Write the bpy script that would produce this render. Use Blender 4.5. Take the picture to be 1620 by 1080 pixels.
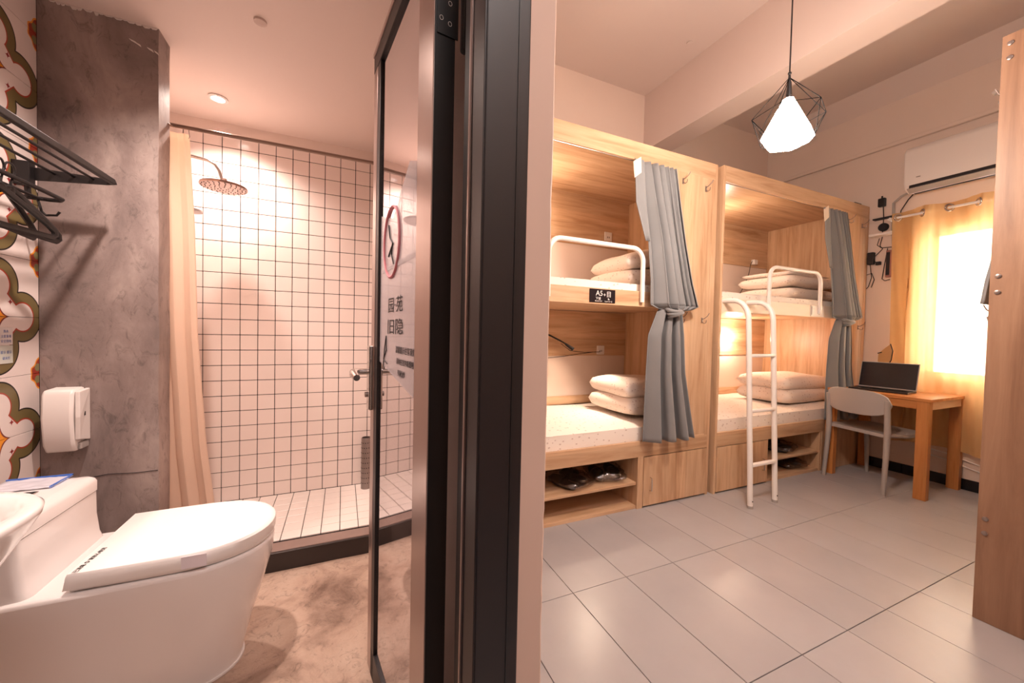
import bpy, bmesh, math, random
from math import sin, cos, pi, radians, sqrt
from mathutils import Vector, Matrix
random.seed(7)
for o in list(bpy.data.objects): bpy.data.objects.remove(o)
S = bpy.context.scene
COL = S.collection

# ------------------------------------------------------------------ camera
def cam_axes(yaw, pitch, roll):
    fw = Vector((sin(yaw)*cos(pitch), cos(yaw)*cos(pitch), -sin(pitch)))
    r = Vector((cos(yaw), -sin(yaw), 0)); d = fw.cross(r)
    c, s = cos(roll), sin(roll)
    return c*r + s*d, -s*r + c*d, fw
R_, D_, F_ = cam_axes(radians(23.99), radians(1.42), radians(-1.2527))
cam = bpy.data.cameras.new('camera'); co = bpy.data.objects.new('camera', cam); COL.objects.link(co)
cam.sensor_width = 36; cam.lens = 600.8/1620*36; cam.clip_start = .02; cam.clip_end = 200
m = Matrix(((R_.x, -D_.x, -F_.x, 0), (R_.y, -D_.y, -F_.y, 0), (R_.z, -D_.z, -F_.z, 1.15), (0, 0, 0, 1)))
co.matrix_world = m
S.camera = co

# ------------------------------------------------------------------ world, exposure, lights
w = bpy.data.worlds.new('sky'); S.world = w; w.use_nodes = True
bgn = w.node_tree.nodes['Background']; bgn.inputs[0].default_value = (1, .97, .93, 1); bgn.inputs[1].default_value = 10.0
S.view_settings.view_transform = 'Standard'; S.view_settings.look = 'None'
S.view_settings.gamma = 1; S.view_settings.use_curve_mapping = False
S.view_settings.exposure = 0.9

def light(name, kind, loc, power, color, size=.05, rot=(0, 0, 0), spot=None, blend=.5, sy=None):
    L = bpy.data.lights.new(name, kind); L.energy = power; L.color = color
    if kind == 'AREA':
        L.size = size
        if sy: L.shape = 'RECTANGLE'; L.size_y = sy
    else: L.shadow_soft_size = size
    if kind == 'SPOT': L.spot_size = radians(spot); L.spot_blend = blend
    o = bpy.data.objects.new(name, L); o.location = loc; o.rotation_euler = rot; COL.objects.link(o); return o
WARM = (1, .76, .56); PINK = (1, .80, .70)
light('shower_downlight_beam', 'SPOT', (-.605, 2.459, 2.31), 40, PINK, .025, (0, 0, 0), 136, .9)
light('toilet_downlight_beam', 'SPOT', (-.50, 1.50, 2.31), 62, PINK, .025, (0, 0, 0), 125, .9)
light('hall_fill_light', 'AREA', (.4, -.7, 3.33), 16, (1, .93, .92), .9, (0, 0, 0), sy=.5)  # added fill light out of view, brightens the room and floor
light('window_daylight', 'AREA', (4.52, .95, 1.42), 8, (.92, .96, 1), 1.1, (0, radians(90), 0), sy=1.1)

# ------------------------------------------------------------------ material helpers
def lin(c):
    return tuple(((x/12.92) if x <= .04045 else ((x+.055)/1.055)**2.4) for x in c)
def c8(r, g, b): return lin((r/255, g/255, b/255))
class X:                                   # tiny expression builder on math nodes
    nt = None
    def __init__(s, sock): s.s = sock
    @staticmethod
    def op(o, *a):
        n = X.nt.nodes.new('ShaderNodeMath'); n.operation = o
        for i, v in enumerate(a):
            if isinstance(v, X): X.nt.links.new(v.s, n.inputs[i])
            else: n.inputs[i].default_value = v
        return X(n.outputs[0])
    def __add__(s, o): return X.op('ADD', s, o)
    def __sub__(s, o): return X.op('SUBTRACT', s, o)
    def __mul__(s, o): return X.op('MULTIPLY', s, o)
    def lt(s, o): return X.op('LESS_THAN', s, o)
    def gt(s, o): return X.op('GREATER_THAN', s, o)
    def abs(s): return X.op('ABSOLUTE', s)
    def min(s, o): return X.op('MINIMUM', s, o)
    def max(s, o): return X.op('MAXIMUM', s, o)
    def sqrt(s): return X.op('SQRT', s)
def newmat(name):
    M = bpy.data.materials.new(name); M.use_nodes = True
    nt = M.node_tree; X.nt = nt
    return M, nt, nt.nodes['Principled BSDF']
def N(nt, t, **k):
    n = nt.nodes.new(t)
    for a, b in k.items(): setattr(n, a, b)
    return n
def setv(b, **k):
    for a, v in k.items():
        a = a.replace('_', ' ')
        if a in b.inputs: b.inputs[a].default_value = v
def world_pos(nt, scale=(1, 1, 1)):
    g = N(nt, 'ShaderNodeNewGeometry'); mp = N(nt, 'ShaderNodeMapping'); mp.inputs['Scale'].default_value = scale
    nt.links.new(g.outputs['Position'], mp.inputs[0]); return mp.outputs[0]
def obj_pos(nt, scale=(1, 1, 1)):
    g = N(nt, 'ShaderNodeTexCoord'); mp = N(nt, 'ShaderNodeMapping'); mp.inputs['Scale'].default_value = scale
    nt.links.new(g.outputs['Object'], mp.inputs[0]); return mp.outputs[0]
def mix(nt, fac, a, b):
    n = N(nt, 'ShaderNodeMix', data_type='RGBA')
    for s, v in ((0, fac), (6, a), (7, b)):
        if isinstance(v, X): v = v.s
        if hasattr(v, 'is_output'): nt.links.new(v, n.inputs[s])
        else: n.inputs[s].default_value = v if s == 0 else (*v[:3], 1)
    return n.outputs[2]
def noise(nt, vec, scale, detail=4, rough=.5, dist=0):
    n = N(nt, 'ShaderNodeTexNoise'); n.inputs['Scale'].default_value = scale; n.inputs['Detail'].default_value = detail
    n.inputs['Roughness'].default_value = rough; n.inputs['Distortion'].default_value = dist
    nt.links.new(vec, n.inputs['Vector']); return n.outputs['Fac']
def ramp(nt, fac, stops):
    n = N(nt, 'ShaderNodeValToRGB'); e = n.color_ramp.elements
    while len(e) < len(stops): e.new(.5)
    for i, (p, c) in enumerate(stops):
        e[i].position = p; e[i].color = (*c[:3], 1) if not isinstance(c, float) else (c, c, c, 1)
    nt.links.new(fac, n.inputs[0]); return n.outputs[0]
def bump(nt, b, h, strength=.3, dist=.002):
    n = N(nt, 'ShaderNodeBump'); n.inputs['Strength'].default_value = strength; n.inputs['Distance'].default_value = dist
    nt.links.new(h.s if isinstance(h, X) else h, n.inputs['Height']); nt.links.new(n.outputs[0], b.inputs['Normal'])
def simple(name, col, rough=.5, metal=0, var=0, vs=6, bmp=0, bs=60, **k):
    M, nt, b = newmat(name); setv(b, Roughness=rough, Metallic=metal); b.inputs['Base Color'].default_value = (*col, 1)
    if var or bmp: v = world_pos(nt)
    if var:
        f = noise(nt, v, vs, 5)
        nt.links.new(mix(nt, f, tuple(c*(1-var) for c in col), tuple(min(1, c*(1+var)) for c in col)), b.inputs['Base Color'])
    if bmp: bump(nt, b, noise(nt, v, bs, 3), bmp)
    for a, q in k.items(): b.inputs[a.replace('_', ' ')].default_value = q
    return M
def wood(name, axis, c1, c2, c3, rough=.38, plank=.085, across=None):
    """light oak laminate: grain along `axis`, staves across it"""
    M, nt, b = newmat(name)
    sc = [11, 11, 11]; sc[axis] = .9
    v = world_pos(nt, sc)
    f1 = noise(nt, v, 1.6, 6, .6, .6)
    f2 = noise(nt, v, 9, 4, .7, .2)
    base = ramp(nt, f1, [(.28, c3), (.48, c1), (.72, c2)])
    g = N(nt, 'ShaderNodeNewGeometry'); sp = N(nt, 'ShaderNodeSeparateXYZ'); nt.links.new(g.outputs['Position'], sp.inputs[0])
    ac = across if across is not None else (0 if axis == 2 else 2)
    u = X.op('FLOOR', X(sp.outputs[ac])*(1/plank))
    wn = N(nt, 'ShaderNodeTexWhiteNoise', noise_dimensions='1D'); nt.links.new(u.s, wn.inputs['W'])
    br = X(wn.outputs['Value'])*.22 + .86
    fine = X(f2)*.22 + .89
    tone = br*fine
    mx = N(nt, 'ShaderNodeMix', data_type='RGBA', blend_type='MULTIPLY'); mx.inputs[0].default_value = 1
    nt.links.new(base, mx.inputs[6]); cb = N(nt, 'ShaderNodeCombineColor')
    for i in range(3): nt.links.new(tone.s, cb.inputs[i])
    nt.links.new(cb.outputs[0], mx.inputs[7]); nt.links.new(mx.outputs[2], b.inputs['Base Color'])
    b.inputs['Roughness'].default_value = rough
    bump(nt, b, f2, .12, .001)
    return M
oak = (c8(204, 166, 132), c8(220, 186, 152), c8(176, 134, 98))
M = {}
M['wood_x'] = wood('oak_laminate_grain_along', 0, *oak)
M['wood_z'] = wood('oak_laminate_grain_upright', 2, *oak, across=0)
M['wood_zy'] = wood('oak_laminate_grain_upright_end', 2, *oak, across=1)
dk = (c8(140, 106, 84), c8(156, 122, 98), c8(120, 88, 68))
M['wood_end'] = wood('brown_oak_end_panel', 2, *dk, across=1, plank=.2, rough=.45)
tb = (c8(196, 128, 70), c8(212, 148, 88), c8(166, 98, 48))
M['wood_table'] = wood('orange_pine', 2, *tb, across=1, plank=.06)
M['wood_tabley'] = wood('orange_pine_top', 1, *tb, across=0, plank=.08)
M['white_wall'] = simple('white_paint', c8(226, 206, 194), .75, var=.035, vs=2.5, bmp=.12, bs=35)
M['wall_end'] = simple('cream_paint_scuffed', c8(212, 186, 172), .7, var=.05, vs=3, bmp=.15, bs=25)
M['ceiling'] = simple('ceiling_paint', c8(216, 198, 190), .8, var=.03, vs=1.2)
M['bath_ceiling'] = simple('bath_ceiling_paint', c8(232, 216, 208), .6, var=.02, vs=1.5)
M['black_frame'] = simple('dark_brown_aluminium', c8(28, 21, 23), .42, .0)
M['black_plain'] = simple('black_plastic', c8(22, 19, 20), .35)
M['black_metal'] = simple('black_coated_metal', c8(26, 22, 23), .42, .2)
M['brushed'] = simple('brushed_bronze_metal', c8(176, 158, 152), .28, .9, var=.08, vs=3)
M['chrome'] = simple('chrome', c8(205, 200, 198), .13, 1)
M['pewter'] = simple('grey_metal', c8(150, 138, 134), .35, .8)
M['ceramic'] = simple('white_ceramic', c8(240, 234, 232), .1, Coat_Weight=.4)
M['lid_plastic'] = simple('white_lid_plastic', c8(244, 240, 238), .3)
M['wht_plastic'] = simple('white_plastic', c8(232, 224, 220), .4)
M['white_metal'] = simple('white_painted_steel', c8(240, 234, 230), .3)
M['grey_plastic'] = simple('grey_plastic', c8(168, 160, 156), .45)
M['tile_white'] = simple('white_glazed_tile', c8(238, 224, 218), .13, var=.015, vs=3)
M['floor_wt'] = simple('white_floor_tile', c8(238, 228, 222), .3, var=.02, vs=3)
M['grout'] = simple('black_grout', c8(22, 16, 16), .9)
M['curb_stone'] = simple('black_granite', c8(46, 38, 37), .3, var=.15, vs=20)
M['curb_top'] = simple('grey_marble_curb', c8(140, 118, 110), .15, var=.12, vs=8)
M['skirt'] = simple('black_glazed_tile', c8(24, 22, 26), .25)
M['curtain_rod'] = simple('bronze_rod', c8(150, 128, 116), .3, .8)
M['rail_cream'] = simple('overexposed_rail_oak', c8(236, 216, 196), .4)  # rail oak painted cream, overexposure put into the colour
def emis(name, col, st):
    m_, nt, b = newmat(name); b.inputs['Base Color'].default_value = (*col, 1)
    b.inputs['Emission Color'].default_value = (*col, 1); b.inputs['Emission Strength'].default_value = st; return m_
M['led'] = emis('lit_diffuser', (1, .93, .86), 9)
M['shade'] = emis('glowing_white_shade', (1, .83, .70), 135)
M['cage'] = simple('matt_black_wire', (.0012, .001, .001), .9, Specular_IOR_Level=.02)
M['laptop'] = simple('dark_screen', c8(26, 22, 30), .2)
M['sticker_w'] = simple('label_paper', c8(214, 208, 206), .5)
M['sticker_b'] = simple('label_blue', c8(70, 100, 170), .5)
M['ink'] = simple('black_ink', c8(32, 26, 30), .6)
M['ink_pink'] = simple('pink_ink', c8(214, 130, 140), .6)
M['ink_white'] = simple('white_ink', c8(228, 220, 216), .6)

# room floor tile
def m_floor():
    m_, nt, b = newmat('pale_grey_floor_tile'); v = world_pos(nt)
    f = noise(nt, v, 3, 5, .6); oi = N(nt, 'ShaderNodeObjectInfo')
    c = mix(nt, f, c8(160, 156, 160), c8(180, 176, 178))
    t = X(oi.outputs['Random'])*.08 + .96
    h = N(nt, 'ShaderNodeHueSaturation'); nt.links.new(c, h.inputs['Color']); nt.links.new(t.s, h.inputs['Value'])
    nt.links.new(h.outputs[0], b.inputs['Base Color']); b.inputs['Roughness'].default_value = .3
    bump(nt, b, noise(nt, v, 4, 3), .06, .004); return m_
M['floor_tile'] = m_floor()
def m_conc(name, a, b_, c, rough, sc=2.2, bstr=.5, streak=(1, 1, 1)):
    m_, nt, b = newmat(name); v = world_pos(nt, streak)
    f = noise(nt, v, sc, 9, .62, .7); f2 = noise(nt, v, sc*8, 8, .75, 1.2); f3 = noise(nt, v, sc*.7, 3)
    c1 = ramp(nt, f, [(.3, a), (.5, b_), (.68, c)])
    dk_ = ramp(nt, f2, [(.34, .5), (.47, 1.0)])
    mx = N(nt, 'ShaderNodeMix', data_type='RGBA', blend_type='MULTIPLY'); mx.inputs[0].default_value = .75
    nt.links.new(c1, mx.inputs[6]); nt.links.new(dk_, mx.inputs[7]); nt.links.new(mx.outputs[2], b.inputs['Base Color'])
    b.inputs['Roughness'].default_value = rough
    bump(nt, b, (X(f)*.6 + X(f2)*.5), bstr, .012); return m_
M['column'] = m_conc('grey_cement_render', c8(104, 92, 90), c8(146, 130, 126), c8(182, 166, 160), .5, 3.0, .18, (1, 1, .55))
M['bath_floor'] = m_conc('worn_concrete_floor', c8(120, 94, 80), c8(188, 160, 142), c8(208, 184, 166), .6, 3.2, 1.0)
# patterned tile
def m_pattern():
    m_, nt, b = newmat('encaustic_pattern_tile')
    g = N(nt, 'ShaderNodeNewGeometry'); sp = N(nt, 'ShaderNodeSeparateXYZ'); nt.links.new(g.outputs['Position'], sp.inputs[0])
    P = .41
    def cell(s, o): return X.op('WRAP', X(s) - o, P/2, -P/2)
    u, v = cell(sp.outputs[1], 1.815), cell(sp.outputs[2], 1.165)
    au, av = u.abs(), v.abs()
    def hyp(a, c): return (a*a + c*c).sqrt()
    f = hyp(au-.106, av).min(hyp(au, av-.106)) - .089
    f = f.min((au+av-.172)*.707)
    white, olive, red, ora, blk = c8(226, 214, 210), c8(112, 98, 62), c8(168, 58, 40), c8(232, 150, 40), c8(30, 24, 22)
    col = mix(nt, f.lt(0), white, blk)
    col = mix(nt, f.lt(-.005), col, olive)
    col = mix(nt, f.lt(-.036), col, red)
    col = mix(nt, f.lt(-.041), col, white)
    st = (au*.8).sqrt() + (av*.55).sqrt()
    d4 = X.op('ABSOLUTE', au-av)
    col = mix(nt, st.lt(.215), col, c8(120, 40, 34)); col = mix(nt, st.lt(.19), col, ora)
    s2 = ((au-.052).abs()).sqrt() + ((av-.05).abs()).sqrt()
    col = mix(nt, s2.lt(.12), col, c8(140, 36, 40))
    # corner motif
    cu, cv = au-.205, av-.205
    acu, acv = cu.abs(), cv.abs()
    h = (acu+acv).max((acu.max(acv))*1.35)
    h = h - (X.op('SINE', X.op('ARCTAN2', cv, cu)*8)*.004)
    col = mix(nt, h.lt(.083), col, ora); col = mix(nt, h.lt(.075), col, c8(150, 52, 34))
    i2 = hyp(acu-.03, acv-.022) ; col = mix(nt, i2.lt(.014), col, c8(128, 122, 84))
    i3 = hyp(acu, acv-.045) ; col = mix(nt, i3.lt(.01), col, c8(120, 90, 50))
    nt.links.new(col, b.inputs['Base Color']); b.inputs['Roughness'].default_value = .3; return m_
M['pattern'] = m_pattern()
def m_bed(name, base, mark, sc=22, rough=.8):
    m_, nt, b = newmat(name); v = obj_pos(nt, (1, 1, 1.4))
    vo = N(nt, 'ShaderNodeTexVoronoi'); vo.inputs['Scale'].default_value = sc; nt.links.new(v, vo.inputs['Vector'])
    n2 = noise(nt, v, sc*2.2, 2)
    k = (X(vo.outputs['Distance']) + X(n2)*.35).lt(.36)
    nt.links.new(mix(nt, k, base, mark), b.inputs['Base Color']); b.inputs['Roughness'].default_value = rough
    bump(nt, b, noise(nt, v, 7, 4), .35, .01); return m_
M['sheet'] = m_bed('white_sheet_small_print', c8(238, 228, 220), c8(206, 188, 180), 26)
M['pillow'] = m_bed('white_pillowcase_small_print', c8(238, 224, 214), c8(204, 180, 170), 32)
M['pillow_grey'] = m_bed('grey_patterned_pillow_end', c8(150, 138, 130), c8(96, 88, 86), 40)
def fabric(name, col, rough=.75, sheen=.2, sc=220, trans=0, col2=None):
    m_, nt, b = newmat(name); v = obj_pos(nt)
    f = noise(nt, v, 3, 4)
    nt.links.new(mix(nt, f, tuple(c*.9 for c in col), col2 or tuple(min(1, c*1.1) for c in col)), b.inputs['Base Color'])
    setv(b, Roughness=rough, Sheen_Weight=sheen)
    bump(nt, b, noise(nt, v, sc, 2), .1, .001)
    if trans:
        out = nt.nodes['Material Output']; t = N(nt, 'ShaderNodeBsdfTranslucent'); t.inputs[0].default_value = (*col, 1)
        ms = N(nt, 'ShaderNodeMixShader'); ms.inputs[0].default_value = trans
        nt.links.new(b.outputs[0], ms.inputs[1]); nt.links.new(t.outputs[0], ms.inputs[2]); nt.links.new(ms.outputs[0], out.inputs[0])
    return m_
M['grey_curtain'] = fabric('blue_grey_curtain', c8(122, 122, 124), sheen=.3)
M['curtain_tape'] = fabric('cream_heading_tape', c8(226, 208, 190))
M['shower_curtain'] = fabric('cream_shower_curtain', c8(240, 218, 200), trans=.45)
def m_wincurt():
    m_, nt, b = newmat('ochre_sheer_curtain'); out = nt.nodes['Material Output']
    v = obj_pos(nt, (1, 1, .3)); f = noise(nt, v, 12, 5, .6)
    col = mix(nt, f, c8(214, 166, 108), c8(232, 192, 138)); nt.links.new(col, b.inputs['Base Color']); b.inputs['Roughness'].default_value = .8
    t = N(nt, 'ShaderNodeBsdfTranslucent'); nt.links.new(col, t.inputs[0])
    a = N(nt, 'ShaderNodeMixShader'); a.inputs[0].default_value = .36
    nt.links.new(b.outputs[0], a.inputs[1]); nt.links.new(t.outputs[0], a.inputs[2])
    tr = N(nt, 'ShaderNodeBsdfTransparent'); tr.inputs[0].default_value = (1, .95, .86, 1)
    c = N(nt, 'ShaderNodeMixShader'); c.inputs[0].default_value = .16
    nt.links.new(a.outputs[0], c.inputs[1]); nt.links.new(tr.outputs[0], c.inputs[2]); nt.links.new(c.outputs[0], out.inputs[0]); return m_
M['window_curtain'] = m_wincurt()
def m_glass(name, refl, tint, rough=.02):
    m_, nt, b = newmat(name); out = nt.nodes['Material Output']; nt.nodes.remove(b)
    g = N(nt, 'ShaderNodeBsdfGlossy'); g.inputs['Roughness'].default_value = rough; g.inputs['Color'].default_value = (.92, .9, .92, 1)
    t = N(nt, 'ShaderNodeBsdfTransparent'); t.inputs[0].default_value = (*tint, 1)
    ms = N(nt, 'ShaderNodeMixShader'); ms.inputs[0].default_value = refl
    nt.links.new(t.outputs[0], ms.inputs[1]); nt.links.new(g.outputs[0], ms.inputs[2]); nt.links.new(ms.outputs[0], out.inputs[0]); return m_
M['door_glass'] = m_glass('coated_door_glass', .8, (.7, .68, .7))
M['window_glass'] = m_glass('window_glass', .05, (.97, .98, .98))
M['wrap'] = m_glass('clear_plastic_wrap', .16, (.82, .80, .80), .09)
def m_film():
    m_, nt, b = newmat('frosted_notice_film'); out = nt.nodes['Material Output']
    b.inputs['Base Color'].default_value = (*c8(224, 214, 218), 1); b.inputs['Roughness'].default_value = .35
    t = N(nt, 'ShaderNodeBsdfTransparent'); ms = N(nt, 'ShaderNodeMixShader'); ms.inputs[0].default_value = .3
    nt.links.new(t.outputs[0], ms.inputs[1]); nt.links.new(b.outputs[0], ms.inputs[2]); nt.links.new(ms.outputs[0], out.inputs[0]); return m_
M['film'] = m_film()

# ------------------------------------------------------------------ geometry helpers
class MB:
    def __init__(s): s.bm = bmesh.new()
    def box(s, x0, x1, y0, y1, z0, z1, bev=0, seg=2):
        t = bmesh.new(); bmesh.ops.create_cube(t, size=1)
        for v in t.verts: v.co = Vector(((x0+x1)/2+v.co.x*(x1-x0), (y0+y1)/2+v.co.y*(y1-y0), (z0+z1)/2+v.co.z*(z1-z0)))
        if bev: bmesh.ops.bevel(t, geom=t.edges[:], offset=bev, segments=seg, profile=.5, affect='EDGES')
        s.add(t); return s
    def add(s, t, mat=None):
        if mat: bmesh.ops.transform(t, matrix=mat, verts=t.verts)
        me = bpy.data.meshes.new('tmp'); t.to_mesh(me); t.free(); s.bm.from_mesh(me); bpy.data.meshes.remove(me)
    def cyl(s, a, b, r, r2=None, seg=16, cap=True):
        a, b = Vector(a), Vector(b); d = b-a; t = bmesh.new()
        bmesh.ops.create_cone(t, cap_ends=cap, segments=seg, radius1=r, radius2=r if r2 is None else r2, depth=d.length)
        s.add(t, Matrix.Translation((a+b)/2) @ d.to_track_quat('Z', 'Y').to_matrix().to_4x4()); return s
    def ball(s, c, r, sc=(1, 1, 1), seg=16):
        t = bmesh.new(); bmesh.ops.create_uvsphere(t, u_segments=seg, v_segments=seg//2, radius=r)
        s.add(t, Matrix.Translation(c) @ Matrix.Diagonal((*sc, 1))); return s
    def tube(s, pts, r, seg=10, closed=False, sx=1):
        pts = [Vector(p) for p in pts]; n = len(pts); rings = []; up = None
        for i, p in enumerate(pts):
            if closed: d = pts[(i+1) % n]-pts[i-1]
            else: d = (pts[min(i+1, n-1)]-pts[max(i-1, 0)])
            d.normalize()
            if up is None:
                up = Vector((0, 0, 1)) if abs(d.z) < .9 else Vector((0, 1, 0))
            up = (up - d*up.dot(d)); up.normalize(); sd = d.cross(up)
            rr = r[i] if isinstance(r, (list, tuple)) else r
            rings.append([p + up*cos(2*pi*k/seg)*rr + sd*sin(2*pi*k/seg)*rr*sx for k in range(seg)])
        s.loft(rings, closed_path=closed, cap=not closed); return s
    def loft(s, rings, closed_path=False, cap=True, closed_ring=True):
        V = [[s.bm.verts.new(p) for p in r] for r in rings]; n = len(V[0]); m_ = len(V)
        for i in range(m_ if closed_path else m_-1):
            A, B = V[i], V[(i+1) % m_]
            for k in range(n if closed_ring else n-1):
                s.bm.faces.new((A[k], A[(k+1) % n], B[(k+1) % n], B[k]))
        if cap and closed_ring:
            s.bm.faces.new(V[0][::-1]); s.bm.faces.new(V[-1])
        return s
    def prism(s, pts, vec):
        a = [s.bm.verts.new(p) for p in pts]; b = [s.bm.verts.new(Vector(p)+Vector(vec)) for p in pts]; n = len(pts)
        s.bm.faces.new(a[::-1]); s.bm.faces.new(b)
        for k in range(n): s.bm.faces.new((a[k], a[(k+1) % n], b[(k+1) % n], b[k]))
        return s
    def lathe(s, prof, c, seg=24, axis='Z'):
        rings = []
        for r, h in prof:
            ring = []
            for k in range(seg):
                a = 2*pi*k/seg
                p = Vector((cos(a)*r, sin(a)*r, h)) if axis == 'Z' else (Vector((h, cos(a)*r, sin(a)*r)) if axis == 'X' else Vector((cos(a)*r, h, sin(a)*r)))
                ring.append(p+Vector(c))
            rings.append(ring)
        return s.loft(rings)
    def xf(s, mat): bmesh.ops.transform(s.bm, matrix=mat, verts=s.bm.verts); return s
    def build(s, name, mat, parent=None, smooth=False, local=False, solid=0, subd=0, bevel=0):
        bmesh.ops.recalc_face_normals(s.bm, faces=s.bm.faces)
        if parent is not None and not local:
            off = Vector(parent.get('_o', (0, 0, 0)))
            bmesh.ops.translate(s.bm, vec=-off, verts=s.bm.verts)
        me = bpy.data.meshes.new(name); s.bm.to_mesh(me); s.bm.free()
        o = bpy.data.objects.new(name, me); COL.objects.link(o)
        if isinstance(mat, str): mat = M[mat]
        me.materials.append(mat)
        if parent is not None:
            o.parent = parent
            o['_o'] = parent.get('_o', (0, 0, 0)) if not local else (0, 0, 0)
        if smooth:
            for p in me.polygons: p.use_smooth = True
            if smooth == 'auto':
                me.set_sharp_from_angle(angle=radians(40))
        if solid:
            q = o.modifiers.new('solid', 'SOLIDIFY'); q.thickness = solid; q.offset = 0
        if subd:
            q = o.modifiers.new('sub', 'SUBSURF'); q.levels = subd; q.render_levels = subd
        if bevel:
            q = o.modifiers.new('bev', 'BEVEL'); q.width = bevel; q.segments = 2; q.limit_method = 'ANGLE'
        return o
def tag(o, label=None, cat=None, group=None, kind=None):
    for k, v in (('label', label), ('category', cat), ('group', group), ('kind', kind)):
        if v: o[k] = v
    return o
def empty(name, loc, label, cat, group=None, rz=0, local=False):
    o = bpy.data.objects.new(name, None); COL.objects.link(o); o.location = loc; o.rotation_euler = (0, 0, rz); o.empty_display_size = .1
    o['_o'] = (0, 0, 0) if local else tuple(loc)
    return tag(o, label, cat, group)
def copy_tree(o, parent=None):
    c = o.copy(); COL.objects.link(c)
    if parent is not None: c.parent = parent
    for ch in [x for x in KIDS.get(o.name, [])]: copy_tree(ch, c)
    return c
KIDS = {}
def refresh():
    KIDS.clear()
    for x in bpy.data.objects:
        if x.parent: KIDS.setdefault(x.parent.name, []).append(x)
def struct(name, mb, mat, parent=None, **k):
    o = mb.build(name, mat, parent, **k)
    if parent is None: o['kind'] = 'structure'
    return o
def pillow_mb(c, lx, ly, h, rz=0, rx=0, ry=0, n=18, seed=0):
    rnd = random.Random(seed); mb = MB(); top = {}; 
    ph = [rnd.uniform(0, 6) for _ in range(4)]
    def P(i, j, sgn):
        u, v = -1+2*i/n, -1+2*j/n
        e = (1-u**4)*(1-v**4)
        z = sgn*h/2*(max(e, 0)**.34)
        z += .006*sin(5*u+ph[0])*cos(4*v+ph[1])*e
        k = 1-.07*(1-abs(u)**2)*abs(v)**3
        k2 = 1-.07*(1-abs(v)**2)*abs(u)**3
        return Vector((u*lx/2*k2, v*ly/2*k, z))
    for sgn in (1, -1):
        vs = [[mb.bm.verts.new(P(i, j, sgn)) for j in range(n+1)] for i in range(n+1)]
        for i in range(n):
            for j in range(n): mb.bm.faces.new((vs[i][j], vs[i+1][j], vs[i+1][j+1], vs[i][j+1]))
    bmesh.ops.remove_doubles(mb.bm, verts=mb.bm.verts, dist=.0005)
    mb.xf(Matrix.Translation(c) @ Matrix.Rotation(rz, 4, 'Z') @ Matrix.Rotation(ry, 4, 'Y') @ Matrix.Rotation(rx, 4, 'X')); return mb
def drape(rows, nf, amp, n=90, ph=0, wob=.5, seed=1, warp=1):
    """cloth surface; rows = (z, x0, x1, y, amp factor); folds run down it"""
    rnd = random.Random(seed); mb = MB(); rings = []
    w1 = [rnd.uniform(-1, 1) for _ in range(nf+2)]
    for (z, x0, x1, y, af) in rows:
        r = []
        for i in range(n+1):
            u = i/n; f = (u**warp)*nf*.999
            k = w1[int(f)]*(1-(f % 1)) + w1[int(f)+1]*(f % 1)
            r.append(Vector((x0+(x1-x0)*u + amp*af*.3*sin(2*pi*f*2+ph), y + amp*af*(1+.4*k)*sin(2*pi*f + ph + wob*k), z)))
        rings.append(r)
    mb.loft(rings, closed_ring=False, cap=False); return mb
def smooth_rows(keys, n):
    """interpolate row keyframes"""
    out = []
    for i in range(n+1):
        t = i/n*(len(keys)-1); a = min(int(t), len(keys)-2); f = t-a; f = f*f*(3-2*f)*.5+f*.5
        out.append(tuple(keys[a][k]*(1-f)+keys[a+1][k]*f for k in range(len(keys[0]))))
    return out
def text_mesh(body, size, mat_w, name, mat, parent, ext=.0004, local=False):
    cu = bpy.data.curves.new('t', 'FONT'); cu.body = body; cu.size = size; cu.extrude = ext; cu.align_x = 'CENTER'; cu.align_y = 'CENTER'
    to = bpy.data.objects.new('t', cu); COL.objects.link(to)
    bpy.context.view_layer.update()
    me = bpy.data.meshes.new_from_object(to.evaluated_get(bpy.context.evaluated_depsgraph_get()))
    bpy.data.objects.remove(to); bpy.data.curves.remove(cu)
    mb = MB(); mb.bm.from_mesh(me); bpy.data.meshes.remove(me); mb.xf(mat_w)
    return mb.build(name, mat, parent, local=local)
FACE_NEG_Y = Matrix(((1, 0, 0, 0), (0, 0, -1, 0), (0, 1, 0, 0), (0, 0, 0, 1)))   # text readable from -y

# ================================================================== STRUCTURE
BW = 2.86      # back wall of the room
CZ = 3.42      # room ceiling
BZ = 2.33      # bathroom ceiling
XW = 4.44      # window wall
# floors
struct('floor', MB().box(-1.2, XW+.1, -1.3, 3.0, -.12, -.006), 'grout')
fl_t = bpy.data.objects['floor']
TW, TL = .2975, .595
first = None
for i in range(-3, 12):
    for j, (ya, yb) in enumerate(((-1.0, -.392), (-.392, .203), (.203, .798), (.798, 1.393), (1.393, 1.988))):
        x0 = .943+TW*i
        if x0 < -.2 or (x0+TW < .34 and ya > .5): continue
        xa, xb = x0+.001, min(x0+TW-.001, XW)
        if xa < .342 and ya > .5: continue
        mb = MB().box(xa+.0004, xb-.0004, ya+.0014, yb-.0014, -.006, 0, .001, 1)
        mb.build('floor_tile', 'floor_tile', fl_t)
sub = MB().box(.342, XW, 1.99, BW, -.006, 0).build('under_bed_floor', 'floor_tile', fl_t)
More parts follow.
